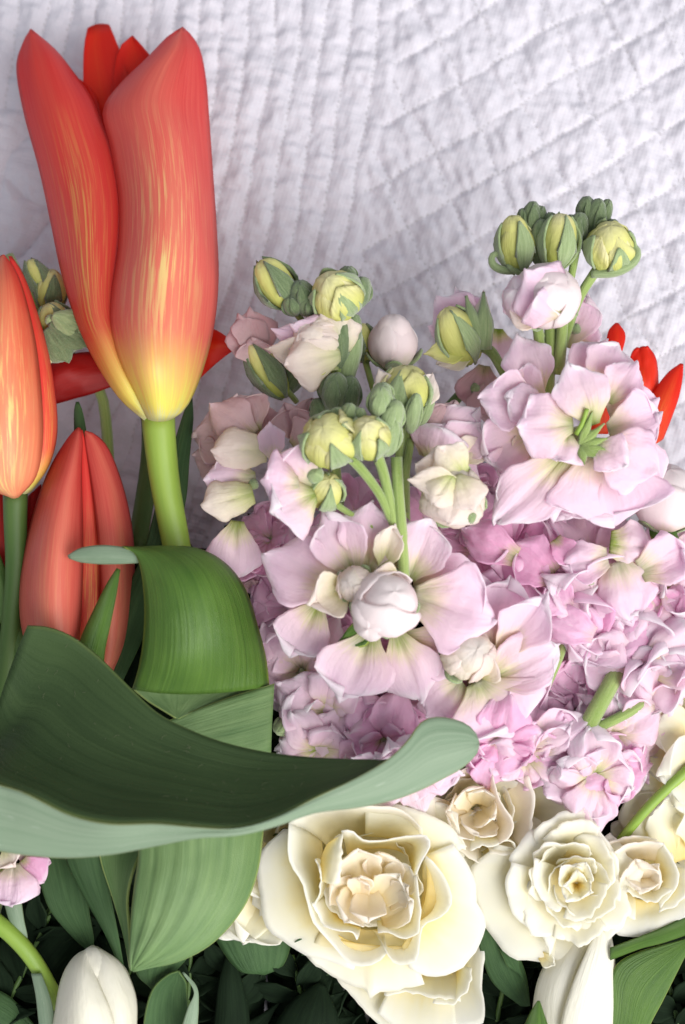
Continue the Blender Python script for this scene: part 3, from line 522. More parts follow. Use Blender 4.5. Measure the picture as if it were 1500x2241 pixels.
def rose(label, c, R, ax, seed=0, rings=None, inner='rose_in', stem=None, sep=3, explicit=(), core=5, dep=.75, name='rose'):
    t = thing(name, label, 'rose', c, 'cream roses'); cc = P(c); fr = axes(ax); rs = random.Random(seed)
    k = seed*100
    for i in range(core):
        ph = i*360/core*1.9+rs.uniform(0,60); rr = R*(.12+.09*(i%3))
        cup_petal(cc, fr, ph, 85-8*(i%3), rr*.25, rr+R*.06, R*.45, R*(-.12+.05*(i%3)+rs.uniform(-.02,.02)), M[inner], t, k, curl=-.25, spiral=.22, ruf=.05, nu=15, nv=12); k += 1
    rings = rings if rings is not None else [(.44,3,-.02,78,.02),(.64,3,.08,74,.03),(.84,4,.02,60,.06),(1.04,5,-.22,50,.10)]
    for (q,n,h,half,curl) in rings:
        o = rs.uniform(0,360)
        for i in range(n):
            cup_petal(cc, fr, o+i*360/n+rs.uniform(-14,14), half+rs.uniform(-6,6), R*.10, R*q*rs.uniform(.93,1.06), R*dep, R*(h+rs.uniform(-.04,.04)), M[inner if q<.5 else 'rose'], t, k, curl=curl*rs.uniform(.5,1.4), spiral=rs.uniform(.08,.18), p=.55 if q<.9 else .9, q=1.45 if q<.9 else 1.0, nu=23, nv=17); k += 1
    for (phi,half,r1,h1,curl,mat) in explicit:
        cup_petal(cc, fr, phi, half, R*.12, R*r1, R*dep, R*h1, M[mat], t, k, curl=curl, spiral=.05 if r1>1 else .11, p=.85 if r1>.9 else .5, q=1.0 if r1>.9 else 1.5, nu=27, nv=20); k += 1
    egg('calyx', cc-fr[2]*R*(dep+.12), fr[2], R*.42, R*.17, M['sepal'], t, seed, px=False)
    for i in range(sep):
        a = math.radians(rs.uniform(200,340)); d = fr[0]*math.cos(a)+fr[1]*math.sin(a)
        petal(cc-fr[2]*R*.75+d*R*.1, cc-fr[2]*R*.55+d*R*rs.uniform(1.1,1.35), R*.14, M['leaf_mid'], t, n=fr[2], cup=.6, curl=.1, claw=.6, rnd=.75, nu=7, nv=10, px=False, name='sepal', thick=3, seed=i+seed, tipw=.15)
    if stem: tube('stem', stem, [13,12,12], M['stem'], t, 10, 14)
    return t
def wall(parent, base, rim, mat, seed=0, bow=.15, ruf=4, nu=22, nv=14, lip=8, z0=0, thick=2.4):
    B = cr(PP([(x,y,z+z0) for x,y,z in base]), nu); Rm = cr(PP([(x,y,z+z0) for x,y,z in rim]), nu)
    V = np.linspace(0,1,nv)[:,None,None]; U = np.linspace(0,1,nu)
    v = B[None]*(1-V)+Rm[None]*V
    wd_ = np.linalg.norm(Rm-B,axis=1)[None,:]
    v[:,:,2] -= bow*wd_*4*(V*(1-V))[:,:,0]
    out = Rm-B; out[:,2] = 0; out /= np.linalg.norm(out,axis=1)[:,None]+1e-6
    k = (np.clip((V-.7)/.3,0,1)**2)
    v += k*out[None]*lip; v[:,:,2] -= k[:,:,0]*lip*.3
    n = (vnoise(U*4+seed,U*0+seed,seed%50)+.6*vnoise(U*11+seed,U*0+3,seed%50+1)+.4*vnoise(U*26,U*0+seed,seed%50+2))*2
    v += (V**4)*(n[None,:,None]*ruf)*(out[None]*.8+np.array([0,0,1.]))
    v[:,:,2] += 7*vnoise(np.linspace(0,3,nu)[None]+seed,np.linspace(0,3,nv)[:,None],seed%50)
    UU,VV = np.meshgrid(U,np.linspace(0,1,nv))
    return mk('petal', v.reshape(-1,3), gridf(nu,nv), M[mat], parent, np.stack([UU.ravel()*.9+.05,VV.ravel()],1), thick, at=v[0,nu//2])
R1 = rose('large open cream rose facing the camera, nearest bloom at the bottom centre', (815,1950,170), 215, (-.02,-.05,1), 3, rings=[(.50,3,-.30,80,.0)],
     explicit=[(182,52,.98,-.45,.03,'rose'),(-128,48,.98,-.5,.04,'rose'),(-80,50,1.0,-.5,.04,'rose'),(-28,46,.96,-.45,.03,'rose'),(100,56,.94,-.3,.02,'rose'),(35,50,.94,-.4,.02,'rose')], sep=3, core=0)
ws = [([(660,1815,110),(665,1880,112),(685,1950,112),(705,2010,112),(745,2050,112),(795,2070,115)],[(630,1815,105),(576,1875,100),(578,1945,98),(593,2020,92),(625,2053,92),(675,2083,92),(727,2094,95),(779,2110,100)],.0,10),
 ([(700,2040,110),(760,2060,112),(840,2070,112),(900,2070,112)],[(675,2085,88),(710,2118,84),(753,2144,80),(797,2153,80),(812,2176,78),(828,2163,80),(862,2165,80),(883,2153,84),(927,2146,90)],0,8),
 ([(880,2070,120),(910,2020,120),(930,1970,120),(935,1920,120),(930,1870,122)],[(895,2115,112),(935,2131,105),(970,2127,104),(1005,2109,104),(1035,2079,104),(1054,2040,104),(1057,2008,106),(1034,1970,110),(1034,1936,114),(1018,1893,120),(985,1850,128)],0,8),
 ([(800,1830,110),(860,1835,110),(910,1855,110),(940,1890,112)],[(800,1768,140),(870,1772,135),(930,1788,130),(980,1815,126),(1012,1858,120)],.05,8),
 ([(715,1850,80),(770,1835,80),(830,1830,80),(890,1840,80),(930,1860,85)],[(640,1805,176),(667,1780,178),(740,1768,178),(818,1770,172),(883,1780,165),(925,1820,160)],.25,5),
 ([(705,1840,75),(712,1900,72),(715,1950,70),(735,1995,70),(765,2025,72),(805,2035,75),(840,2030,78)],[(634,1800,182),(634,1845,185),(640,1893,182),(664,1930,178),(682,1984,172),(693,2020,165),(719,2052,158),(753,2096,148),(788,2110,142),(827,2098,142),(846,2080,145)],.22,4),
 ([(815,2035,85),(850,2040,85),(890,2035,88),(915,2000,90),(925,1950,92),(925,1900,95)],[(840,2072,152),(853,2094,150),(875,2106,150),(903,2096,152),(911,2066,155),(924,2027,160),(963,2005,160),(983,1974,162),(975,1943,165),(957,1908,168),(932,1880,170)],.2,5),
 ([(725,1960,80),(735,2000,80),(760,2020,80),(790,2030,82)],[(686,1976,168),(699,2005,168),(712,2025,168),(745,2038,168),(771,2042,164),(786,2054,158)],.15,4),
 ([(715,1890,80),(722,1920,80),(722,1950,80)],[(686,1876,185),(700,1905,188),(699,1942,185),(686,1982,175)],.1,-4),
 ([(700,1925,150),(704,1880,150),(716,1850,152),(735,1835,160)],[(742,1935,198),(748,1895,204),(748,1856,206),(750,1823,200)],-.25,2),
 ([(760,1870,90),(800,1858,85),(840,1856,85),(880,1866,85),(900,1890,90),(905,1920,95)],[(748,1822,200),(771,1822,202),(788,1836,198),(806,1843,196),(831,1842,196),(866,1837,198),(896,1832,202),(931,1835,204),(936,1858,204),(921,1890,200),(911,1919,196)],.2,3),
 ([(895,1925,95),(893,1970,95),(880,2005,98),(850,2015,100),(825,2015,100)],[(911,1919,198),(914,1953,200),(920,1997,196),(915,2040,188),(905,2047,184),(883,2054,178),(853,2041,176),(827,2037,172)],.15,3)]
for i,(b_,r_,bw,lp) in enumerate(ws): wall(R1, b_, r_, 'rose', 400+i, bw, lip=lp)
for i,(b_,t_,w_,n_) in enumerate([((800,1945,120),(778,1848,176),92,(.1,-.75,1)),((850,1945,115),(838,1858,160),86,(-.2,-.7,1)),((850,1950,120),(905,1895,165),78,(-.6,-.4,1)),((775,1975,120),(722,1925,160),70,(.8,-.3,1)),
     ((785,1950,120),(748,2020,182),84,(.7,.5,1)),((805,1950,130),(806,2024,184),78,(.1,.6,1)),((835,2015,125),(912,1965,188),72,(-.4,.5,1)),((830,1965,130),(880,1915,172),80,(-.3,-.4,1)),((790,1955,140),(790,1912,180),56,(0,-.6,1)),((850,1975,130),(898,1938,176),60,(-.6,.1,1)),((770,1930,140),(812,1932,172),40,(0,-.9,1))]):
    petal(b_, t_, w_, M['rose_in'], R1, n=n_, cup=.32, curl=-.1, claw=.6, seed=300+i, thick=2.4, crum=.012, arch=-.1, notch=.01, rnd=.3)
R2 = rose('blush centred cream rose tucked under the lilac stock petals, above the frilled one', (1050,1790,70), 130, (.0,.10,1), 5, rings=[(.62,3,.05,78,.02),(.9,4,0,60,.04)], sep=0, core=4)
ws = [([(1000,1760,50),(1000,1800,50),(1020,1830,50),(1050,1845,52)],[(938,1740,112),(928,1790,112),(942,1815,110),(962,1835,108),(985,1850,104),(1015,1868,98),(1055,1890,94)],.1,4),
 ([(1010,1840,40),(1060,1850,40),(1120,1850,40),(1150,1830,40)],[(1008,1888,84),(1040,1902,80),(1068,1908,78),(1116,1916,78),(1160,1908,80),(1198,1876,86)],.05,6),
 ([(1030,1820,60),(1070,1825,60),(1100,1815,60)],[(1030,1858,122),(1052,1848,122),(1076,1850,122),(1100,1841,120),(1122,1843,118),(1128,1856,112)],.1,4),
 ([(1060,1835,50),(1110,1835,50),(1140,1820,50)],[(1072,1862,104),(1110,1866,104),(1156,1874,104),(1190,1868,104)],.1,5),
 ([(1070,1730,60),(1080,1770,58),(1085,1800,58),(1070,1830,60)],[(1078,1700,140),(1092,1748,140),(1110,1780,138),(1122,1802,136),(1114,1828,132),(1094,1848,128)],.15,4),
 ([(1110,1700,20),(1120,1760,20),(1120,1820,20),(1110,1850,24)],[(1140,1660,110),(1205,1690,112),(1252,1755,112),(1250,1812,110),(1212,1850,104),(1172,1872,98)],.2,6),
 ([(1100,1740,40),(1115,1780,40),(1115,1830,40)],[(1150,1700,100),(1165,1750,98),(1160,1800,96),(1135,1850,94)],.2,4),
 ([(1000,1720,50),(1040,1700,50),(1080,1705,50)],[(960,1720,110),(1010,1690,110),(1060,1680,112),(1100,1695,112)],.2,4)]
for i,(b_,r_,bw,lp) in enumerate(ws): wall(R2, b_, r_, 'rose' if i in (1,2,5) else 'rose_in', 440+i, bw, lip=lp)
for i,(b_,t_,w_,n_) in enumerate([((1030,1770,50),(985,1830,112),80,(.5,.6,1)),((1050,1780,50),(1040,1838,116),84,(.1,.7,1)),((1050,1770,50),(1080,1800,120),70,(-.5,.4,1)),((1040,1760,60),(1015,1720,110),76,(.4,-.6,1)),((1050,1760,60),(1060,1722,112),64,(-.2,-.7,1)),((1020,1770,60),(975,1780,108),70,(.8,0,1))]):
    petal(b_, t_, w_, M['rose_in'], R2, n=n_, cup=.32, curl=-.1, claw=.6, seed=330+i, thick=2.4, crum=.01, arch=-.1, notch=.01, rnd=.3)
R3 = rose('frilled cream rose with crowded pointed petals, right of the largest one', (1258,1925,105), 125, (.1,.05,1), 8, rings=[(.45,4,.34,62,.03),(.76,5,.26,54,.05),(1.05,5,.08,46,.06)], inner='rose', sep=0, dep=.3)
ws = [([(1170,1860,60),(1180,1930,60),(1200,1980,60),(1220,2020,60)],[(1100,1850,96),(1040,1900,88),(1040,1950,88),(1054,1992,88),(1074,2034,86),(1124,2082,84),(1180,2094,84),(1212,2104,84)],-.1,8),
 ([(1190,1900,90),(1195,1950,90),(1210,1990,90),(1230,2010,90)],[(1130,1890,128),(1112,1930,128),(1120,1980,126),(1150,2020,122),(1190,2055,118),(1206,2088,112)],-.05,6),
 ([(1210,2000,60),(1250,2010,60),(1290,2000,60),(1310,1980,60)],[(1196,2086,88),(1222,2096,88),(1262,2094,88),(1300,2088,90),(1330,2052,92),(1352,2030,94)],0,8),
 ([(1220,1980,90),(1260,1990,90),(1290,1980,90)],[(1212,2046,124),(1250,2062,124),(1290,2052,124),(1322,2020,122)],.05,6),
 ([(1290,1850,60),(1300,1900,60),(1300,1950,60),(1295,1990,60)],[(1300,1805,104),(1332,1862,104),(1352,1906,104),(1354,1970,102),(1346,2012,100)],0,6),
 ([(1230,1880,80),(1260,1870,80),(1290,1880,80)],[(1190,1840,124),(1230,1812,124),(1275,1800,124),(1312,1818,122)],.1,6),
 ([(1225,1900,110),(1235,1930,110),(1250,1950,110)],[(1176,1880,150),(1170,1930,150),(1190,1975,150),(1226,1996,148)],.1,4),
 ([(1250,1950,110),(1275,1945,110),(1290,1925,110)],[(1236,2000,150),(1275,2006,150),(1310,1980,148),(1326,1935,146)],.1,4)]
for i,(b_,r_,bw,lp) in enumerate(ws): wall(R3, b_, r_, 'rose', 460+i, bw, lip=lp, ruf=6)
for i,(b_,t_,w_,n_) in enumerate([((1255,1925,110),(1225,1890,168),60,(.5,-.6,1)),((1265,1925,110),(1290,1885,166),56,(-.5,-.6,1)),((1260,1935,110),(1240,1975,168),58,(.3,.7,1)),((1265,1935,110),(1300,1955,166),50,(-.7,.4,1)),((1262,1930,120),(1264,1902,172),36,(0,-.8,1)),((1255,1930,120),(1232,1935,170),36,(.8,0,1))]):
    petal(b_, t_, w_, M['rose'], R3, n=n_, cup=.4, curl=-.05, claw=.6, seed=390+i, thick=2.2, crum=.03)
petal((1100,2070,70),(1150,2150,60),26,M['leaf_mid'],R3,name='sepal',cup=.5,claw=.7,tipw=.1,rnd=.7,nu=7,nv=12)
petal((1185,2090,80),(1215,2112,90),30,M['rose'],R3,cup=.9,curl=-.4,claw=.6,seed=399)
R4 = rose('small cream rose at the right edge beside the green stem', (1408,1910,60), 90, (.1,-.05,1), 11, rings=[(.8,4,-.1,60,.04)], sep=0, core=0)
ws = [([(1370,1960,70),(1410,1970,70),(1450,1960,70),(1480,1940,70)],[(1340,2030,84),(1362,2040,84),(1400,2040,84),(1442,2026,86),(1500,1998,88),(1530,1970,90)],0,8),
 ([(1350,1900,60),(1360,1940,60),(1390,1960,60)],[(1306,1890,96),(1318,1940,96),(1346,1985,96),(1392,2006,96)],0,6),
 ([(1360,1880,40),(1400,1870,40),(1440,1875,40)],[(1322,1850,100),(1352,1840,102),(1400,1834,104),(1440,1840,104)],.15,4),
 ([(1370,1890,50),(1400,1880,50),(1440,1885,50)],[(1346,1868,120),(1380,1852,122),(1420,1846,124),(1452,1850,124)],.2,4),
 ([(1430,1880,50),(1440,1910,50),(1430,1945,50)],[(1450,1850,124),(1472,1880,126),(1482,1926,124),(1466,1960,118),(1446,1984,112)],.2,4),
 ([(1460,1900,50),(1460,1940,50),(1440,1970,50)],[(1510,1900,112),(1505,1940,112),(1480,1975,108),(1446,1990,100)],.1,6),
 ([(1380,1920,60),(1400,1940,60),(1430,1935,60)],[(1372,1948,112),(1400,1968,112),(1436,1972,112),(1462,1946,114)],.15,3)]
for i,(b_,r_,bw,lp) in enumerate(ws): wall(R4, b_, r_, 'rose' if i not in (2,3) else 'rose_in', 480+i, bw, lip=lp)
for i,(b_,t_,w_,n_) in enumerate([((1400,1935,50),(1385,1876,112),90,(.1,-.8,1)),((1410,1935,50),(1445,1890,116),60,(-.7,-.3,1)),((1405,1915,60),(1400,1955,116),80,(0,.8,1))]):
    petal(b_, t_, w_, M['rose_in'], R4, n=n_, cup=.4, curl=-.05, claw=.6, seed=350+i, thick=2.4, crum=.01)
R5 = rose('lowest cream rose, peeking out under the largest one', (930,2130,0), 110, (.1,-1.1,.6), 14, rings=[(.6,3,.0,60,.05)], core=0, sep=0)
ws = [([(760,2080,10),(800,2110,10),(850,2130,10),(890,2140,10)],[(722,2098,40),(765,2165,52),(800,2205,56),(850,2262,60),(900,2290,60)],0,8),
 ([(870,2120,10),(930,2120,10),(990,2115,10)],[(830,2210,70),(880,2246,70),(940,2270,70),(1000,2262,66)],0,6),
 ([(950,2140,10),(990,2120,10),(1010,2080,10),(1015,2040,10)],[(950,2262,52),(1010,2236,54),(1054,2222,56),(1048,2140,56),(1052,2050,52)],0,8),
 ([(850,2120,0),(900,2120,0),(950,2120,0),(1000,2110,0)],[(842,2176,84),(890,2170,86),(950,2180,86),(1008,2186,82)],.15,4),
 ([(960,2150,10),(990,2140,10),(1005,2110,10)],[(950,2190,92),(985,2196,92),(1015,2170,90),(1030,2120,86)],.1,4)]
for i,(b_,r_,bw,lp) in enumerate(ws): wall(R5, b_, r_, 'rose', 520+i, bw, lip=lp, ruf=5)
R6 = rose('cream rose half hidden behind the ribbed leaf', (560,1945,20), 90, (.1,-.4,1), 17, rings=[(.7,3,.02,54,.05)], sep=0, core=3)
for i,(b_,t_,w_) in enumerate([((600,1930,20),(468,2052,50),120),((605,1960,20),(535,2068,60),130),((600,1900,20),(528,1952,90),90),((600,1870,20),(560,1900,70),80)]):
    petal(b_, t_, w_, M['rose'], R6, cup=.35, curl=-.05, claw=.6, seed=530+i, thick=2.4)
for (p_,r_,o_) in (([(690,2050,90),(665,2052,96),(645,2062,100)],[6,4,1],R1),([(760,2105,70),(700,2088,76),(660,2090,80)],[7,5,1],R1),([(780,2130,60),(740,2128,66),(715,2134,70)],[5,3,1],R1)):
    tube('sepal', p_, r_, M['leaf_mid'], o_, 8, 8)
R7 = rose('cream rose blurred in shade at the right edge under the lilac petals', (1490,1800,0), 130, (-.1,.2,1), 19, rings=[(.6,3,0,60,.03),(.9,5,-.1,54,.05)], core=3)
for i,(b_,t_,w_) in enumerate([((1450,1870,20),(1420,1760,70),110),((1500,1880,10),(1478,1730,80),150),((1540,1850,20),(1540,1740,90),130),((1430,1840,0),(1380,1730,20),110),((1400,1830,-10),(1345,1800,20),90)]):
    petal(b_, t_, w_, M['rose'], R7, cup=.3, curl=.1, claw=.5, seed=360+i, thick=2.6)
rose('pale rose behind the left side of the largest rose, mostly covered by the broad leaf', (640,1830,20), 120, (0,0,1), 21, rings=[(.6,3,0,60,.05),(1.0,5,-.2,50,.1)], core=3)
R8 = rose('uppermost cream rose at the right edge below the lilac stock', (1530,1650,20), 150, (-.3,.0,1), 23, rings=[(.5,3,0,60,.05),(.85,4,0,55,.08)], core=3)
for i,(b_,t_,w_,m_) in enumerate([((1540,1600,60),(1425,1610,90),120,'rose'),((1540,1670,80),(1445,1690,120),150,'rose'),((1545,1700,60),(1480,1765,100),120,'rose'),((1500,1640,20),(1385,1655,20),120,'rose'),((1480,1700,0),(1390,1700,10),100,'rose')]):
    petal(b_, t_, w_, M[m_], R8, cup=.25, curl=.12, claw=.5, seed=370+i, thick=2.6)

# ---------------------------------------------------------------- stock flowers
def shell(c, fr, ln, r, phi, half, t0, t1, lift, mat, parent, name, seed, flare=0, nu=9, nv=10, thick=4, rnd=.3, wrk=.03):
    e1,e2,ax = fr; U,V = np.meshgrid(np.linspace(-1,1,nu), np.linspace(0,1,nv))
    T = t0+(t1-t0)*V*(1-rnd*U**2*V)
    hw = math.radians(half)*(.5+.5*np.sin(np.clip(V*1.5,0,1)*math.pi/2)); ph = math.radians(phi)+hw*U
    rr = r*np.sin(np.clip(T,.03,.98)*math.pi)**.75*(1+.12*(1-2*T))+r*lift*(.4+.6*np.sin(np.clip(V,0,1)*math.pi*.55))
    rr = rr+flare*r*V**3+r*wrk*2*(vnoise(U*3+seed,V*4,seed%50)+vnoise(U*6,V*3+seed,seed%50+1))
    v = c+(rr*np.cos(ph))[...,None]*e1+(rr*np.sin(ph))[...,None]*e2+((T-.5)*ln)[...,None]*ax
    return mk(name, v.reshape(-1,3), gridf(nu,nv), mat, parent, np.stack([(U.ravel()+1)/2,V.ravel()],1), thick, at=v[0,nu//2])
def bud(parent, c, ax, ln, r, kind='yellow', seed=0, ped=None, dark=False, pr=7):
    cc = P(c); fr = axes(ax) if abs(unit(ax)[0])<.9 else frame(ax); rs = random.Random(seed)
    sm = M['sepal_dark'] if dark else M['sepal']
    if kind=='ball': ball = True; kind = 'pink'
    else: ball = False
    core = {'green':'bud_yellow','yellow':'bud_yellow','cream':'stock_cream','pink':'stock_white'}[kind]
    b = egg('bud', cc, ax, ln*.94, r*.92, M[core], parent, seed, .05, px=False)
    o = rs.uniform(0,360)
    if kind != 'green':
        for i in range(3 if ball else {'yellow':5,'cream':5,'pink':4}[kind]):
            shell(cc, fr, ln, r, o+i*(76 if kind=='yellow' else 137), rs.uniform(36,62) if kind!='pink' else rs.uniform(60,82), .08, rs.uniform(.84,.97), .02+(.075 if ball else .035)*i, M[core], b, 'petal', seed*9+i, flare=rs.uniform(-.12,.08), wrk=.05 if kind!='pink' else .03, nu=13, nv=14, thick=3)
    n = 4; s1 = {'green':(.9,1.0),'yellow':(.74,.97),'cream':(.32,.5),'pink':(.28,.42)}[kind]
    for i in range(n):
        shell(cc, fr, ln, r, o+20+i*90+rs.uniform(-8,8), rs.uniform(22,32), .02, rs.uniform(*s1), .13 if kind!='green' else .10, sm, b, 'sepal', seed*5+i, flare=rs.uniform(.0,.18), nu=11, nv=14, thick=5, rnd=.62)
    if ped: tube('pedicel', [tuple(q) for q in ped], [pr*.9,pr,pr*1.1], M['pedicel'], parent, 10, 12)
    return b
def tinybuds(parent, pts, seed=0, dark=True):
    rs = random.Random(seed)
    for i,(x,y,z,ln,r,dx,dy) in enumerate(pts):
        b = egg('bud', (x,y,z), (dx,dy,.45), ln, r, M['sepal_dark' if dark else 'sepal'], parent, i+seed, .05, 14, 10)
        fr = axes((dx,dy,.45))
        for k in range(3): shell(P((x,y,z)), fr, ln, r, k*120+rs.uniform(0,60), 34, .04, .97, .12, M['sepal_dark' if dark else 'sepal'], b, 'sepal', i*3+k+seed, nu=7, nv=8, thick=5, rnd=.4)
def bloom(parent, c, ax, R, mat='stock', n=(6,5,4), seed=0, ruf=.10, w=.78, tilt=.0, flat=.12, crum=.035, notch=.06):
    cc = P(c); fr = axes(ax); rs = random.Random(seed); e1,e2,a = fr
    b = egg('bloom', cc-a*R*.25, a, R*.5, R*.11, M['sepal'], parent, seed, px=False, nu=12, nv=8)
    k = seed*31
    for li,m in enumerate(n):
        o = rs.uniform(0,6.28); q = (1.0,.78,.50,.34)[li]; up = (flat,.26,.46,.6)[li]
        for i in range(m):
            ph = o+i*6.283/m+rs.uniform(-.25,.25); d = e1*math.cos(ph)+e2*math.sin(ph)
            L = R*q*rs.uniform(.88,1.08); b0 = cc+d*R*.05-a*R*.05
            tip = b0+d*L*math.cos(up*1.1)+a*L*math.sin(up*1.1)*rs.uniform(.6,1.3)
            petal(b0, tip, R*w*(1,.9,.72,.5)[li]*rs.uniform(.85,1.15), M[mat], b, n=a+.3*np.array([rs.uniform(-1,1),rs.uniform(-1,1),0]), cup=rs.uniform(-.05,.35), curl=rs.uniform(.0,.35), arch=rs.uniform(.05,.2), ruf=ruf*rs.uniform(.7,1.7), seed=k, px=False, crum=crum, nu=17, nv=16, notch=notch, thick=3); k += 1
    return b
def custom(parent, c, rows, mat, seed=0, name='bloom', r=12, **kw):
    b = egg(name, c, (0,.2,1), r*2.2, r, M['sepal'], parent, seed, nu=12, nv=8)
    for i,row in enumerate(rows):
        (bx,by,bz),(tx,ty,tz),w = row[:3]; o = dict(kw); m = mat
        if len(row)>3:
            e = dict(row[3]); m = e.pop('m',mat); o.update(e)
        petal((bx,by,bz),(tx,ty,tz),w,M[m],b,seed=o.pop('seed',seed*40+i),**o)
    return b
SG = 'stock flower stalks'
def stalk(label, at, stem, rad=(13,14,15)):
    t = thing('stock_stalk', label, 'stock flower', at, SG)
    tube('stem', stem, list(rad), M['pedicel'], t, 12, 24); return t

# front stalk
A = stalk('nearest pale pink stock stalk, its yellow green bud cluster above the largest open bloom', (880,1500,60), [(868,1000,230),(872,1080,225),(880,1180,215),(885,1300,190),(890,1500,100),(900,1800,-50)], (12,13,14))
bud(A, (722,962,275), (-.25,.45,1), 124, 53, 'yellow', 4, [(860,1145,215),(830,1080,240),(785,1020,255),(750,990,262)], pr=10)
bud(A, (805,958,275), (-.05,.55,.9), 112, 40, 'yellow', 7, [(865,1160,215),(850,1080,232),(835,1020,245),(815,975,258)], pr=11)
tinybuds(A, [(832,880,250,70,24,.1,1),(858,915,245,80,24,.3,1),(852,955,240,90,24,.2,1),(740,912,240,40,16,-.3,1),(765,905,245,44,16,0,1),(785,912,245,40,14,.2,1),(838,860,230,44,20,-.1,1)], 3, False)
bud(A, (712,1075,215), (.2,.5,.7), 90, 38, 'green', 12, [(860,1180,200),(790,1140,205),(730,1100,212)])
custom(A, (800,1290,200), [
 ((778,1262,205),(715,1118,230),118,{'cup':.35,'curl':.15}), ((800,1250,200),(828,1104,215),140,{'cup':.2,'curl':.12}),
 ((835,1240,205),(868,1150,240),62,{'cup':.7,'curl':.1,'m':'stock_cream'}), ((745,1292,205),(578,1212,215),150,{'cup':.25,'curl':.2}),
 ((760,1284,225),(672,1322,262),98,{'cup':.75,'curl':-.1,'m':'stock_cream'}), ((700,1320,170),(632,1440,165),128,{'cup':.1,'curl':.15}),
 ((812,1385,205),(758,1536,225),168,{'cup':.15,'curl':.2,'n':(0,.2,1)}), ((868,1385,190),(925,1538,190),138,{'cup':.1,'curl':.2}),
 ((905,1305,215),(1084,1356,245),185,{'cup':.25,'curl':.1,'n':(-.1,.1,1)}), ((895,1268,190),(955,1138,215),120,{'cup':.3,'curl':.1}),
 ((905,1285,180),(1075,1282,185),140,{'cup':.2,'curl':.2}), ((878,1395,170),(1045,1450,165),130,{'cup':.1,'curl':.25}),
 ((770,1240,160),(660,1150,150),130,{'cup':.1}), ((860,1240,170),(905,1180,200),50,{'cup':.6,'m':'stock_cream'}),
 ((700,1290,150),(610,1300,140),120,{}), ((840,1240,150),(880,1120,150),110,{}),
 ], 'stock', 1, ruf=.05, crum=.025)
bud(A, (848,1318,280), (.25,.45,1), 128, 62, 'ball', 15)
egg('bud', (822,1345,278), (-.3,-.5,.8), 104, 50, M['stock_white'], A, 77, .10)
bud(A, (775,1278,265), (-.4,.2,.9), 70, 34, 'cream', 16)
custom(A, (835,1262,245), [((870,1262,270),(818,1250,285),50,{'cup':.9,'curl':-.1}),((850,1290,262),(855,1245,282),60,{'cup':.7})], 'stock_cream', 17, r=8)
petal((812,1372,190),(733,1420,220),50,M['leaf'],A,name='sepal',cup=.5,claw=.5,tipw=.4,rnd=.6,nu=9,nv=10,thick=5)
custom(A, (690,1040,240), [((690,1062,240),(598,1010,270),150,{'cup':.3,'curl':.2,'m':'stock'}),((690,1080,255),(600,1120,300),150,{'cup':-.35,'curl':.1,'m':'stock'}),((660,1050,225),(668,975,230),90,{'cup':.3}),((655,1060,270),(585,1060,300),130,{'cup':-.4,'curl':.25,'m':'stock'})], 'stock_cream', 18, r=20)
custom(A, (1000,1050,230), [((1010,1050,220),(915,1010,250),100,{'cup':-.3,'curl':.1}),((1020,1040,240),(960,980,262),90,{'cup':-.2}),((1010,1060,250),(900,1050,280),60,{'cup':.6}),((1005,1050,255),(985,1145,285),130,{'cup':-.55,'curl':.15}),((1000,1040,262),(1040,1110,290),90,{'cup':-.5,'curl':.2}),((990,1040,270),(945,1100,292),80,{'cup':-.5})], 'stock_cream', 19, r=22)
bud(A, (995,1090,225), (.1,-.3,1), 90, 58, 'cream', 20, [(900,1260,120),(940,1180,160),(960,1130,200)])
tinybuds(A, [(1050,1080,240,30,13,.5,.2),(1030,1132,250,26,10,.3,-.6)], 9, False)

# second bloom of the front mass, lower right
B = stalk('pale pink stock stalk whose wide bloom opens just above the tip of the broad leaf', (1040,1600,0), [(1030,1300,20),(1035,1480,60),(1045,1620,0),(1060,1850,-80)])
custom(B, (1035,1480,130), [
 ((1075,1440,150),(1130,1262,170),140,{'cup':.35,'curl':.05}), ((1095,1430,165),(1190,1290,210),110,{'cup':.6,'curl':-.1}),
 ((1065,1490,150),(1228,1412,200),130,{'cup':.35,'curl':.05}), ((1045,1490,160),(1115,1612,175),230,{'cup':.15,'curl':.2}),
 ((1010,1490,150),(928,1560,160),140,{'cup':.1,'curl':.2}), ((1100,1500,120),(1200,1560,120),150,{'cup':.1}), ((1000,1500,110),(980,1600,110),150,{}), ((1060,1400,120),(1180,1360,120),150,{'m':'stock_pink'})], 'stock', 2, ruf=.06)
bud(B, (1025,1430,205), (.3,.25,1), 110, 52, 'cream', 25)
custom(B, (1060,1465,170), [((1050,1480,180),(1075,1440,225),70,{'cup':.6})], 'stock_cream', 26, r=8)

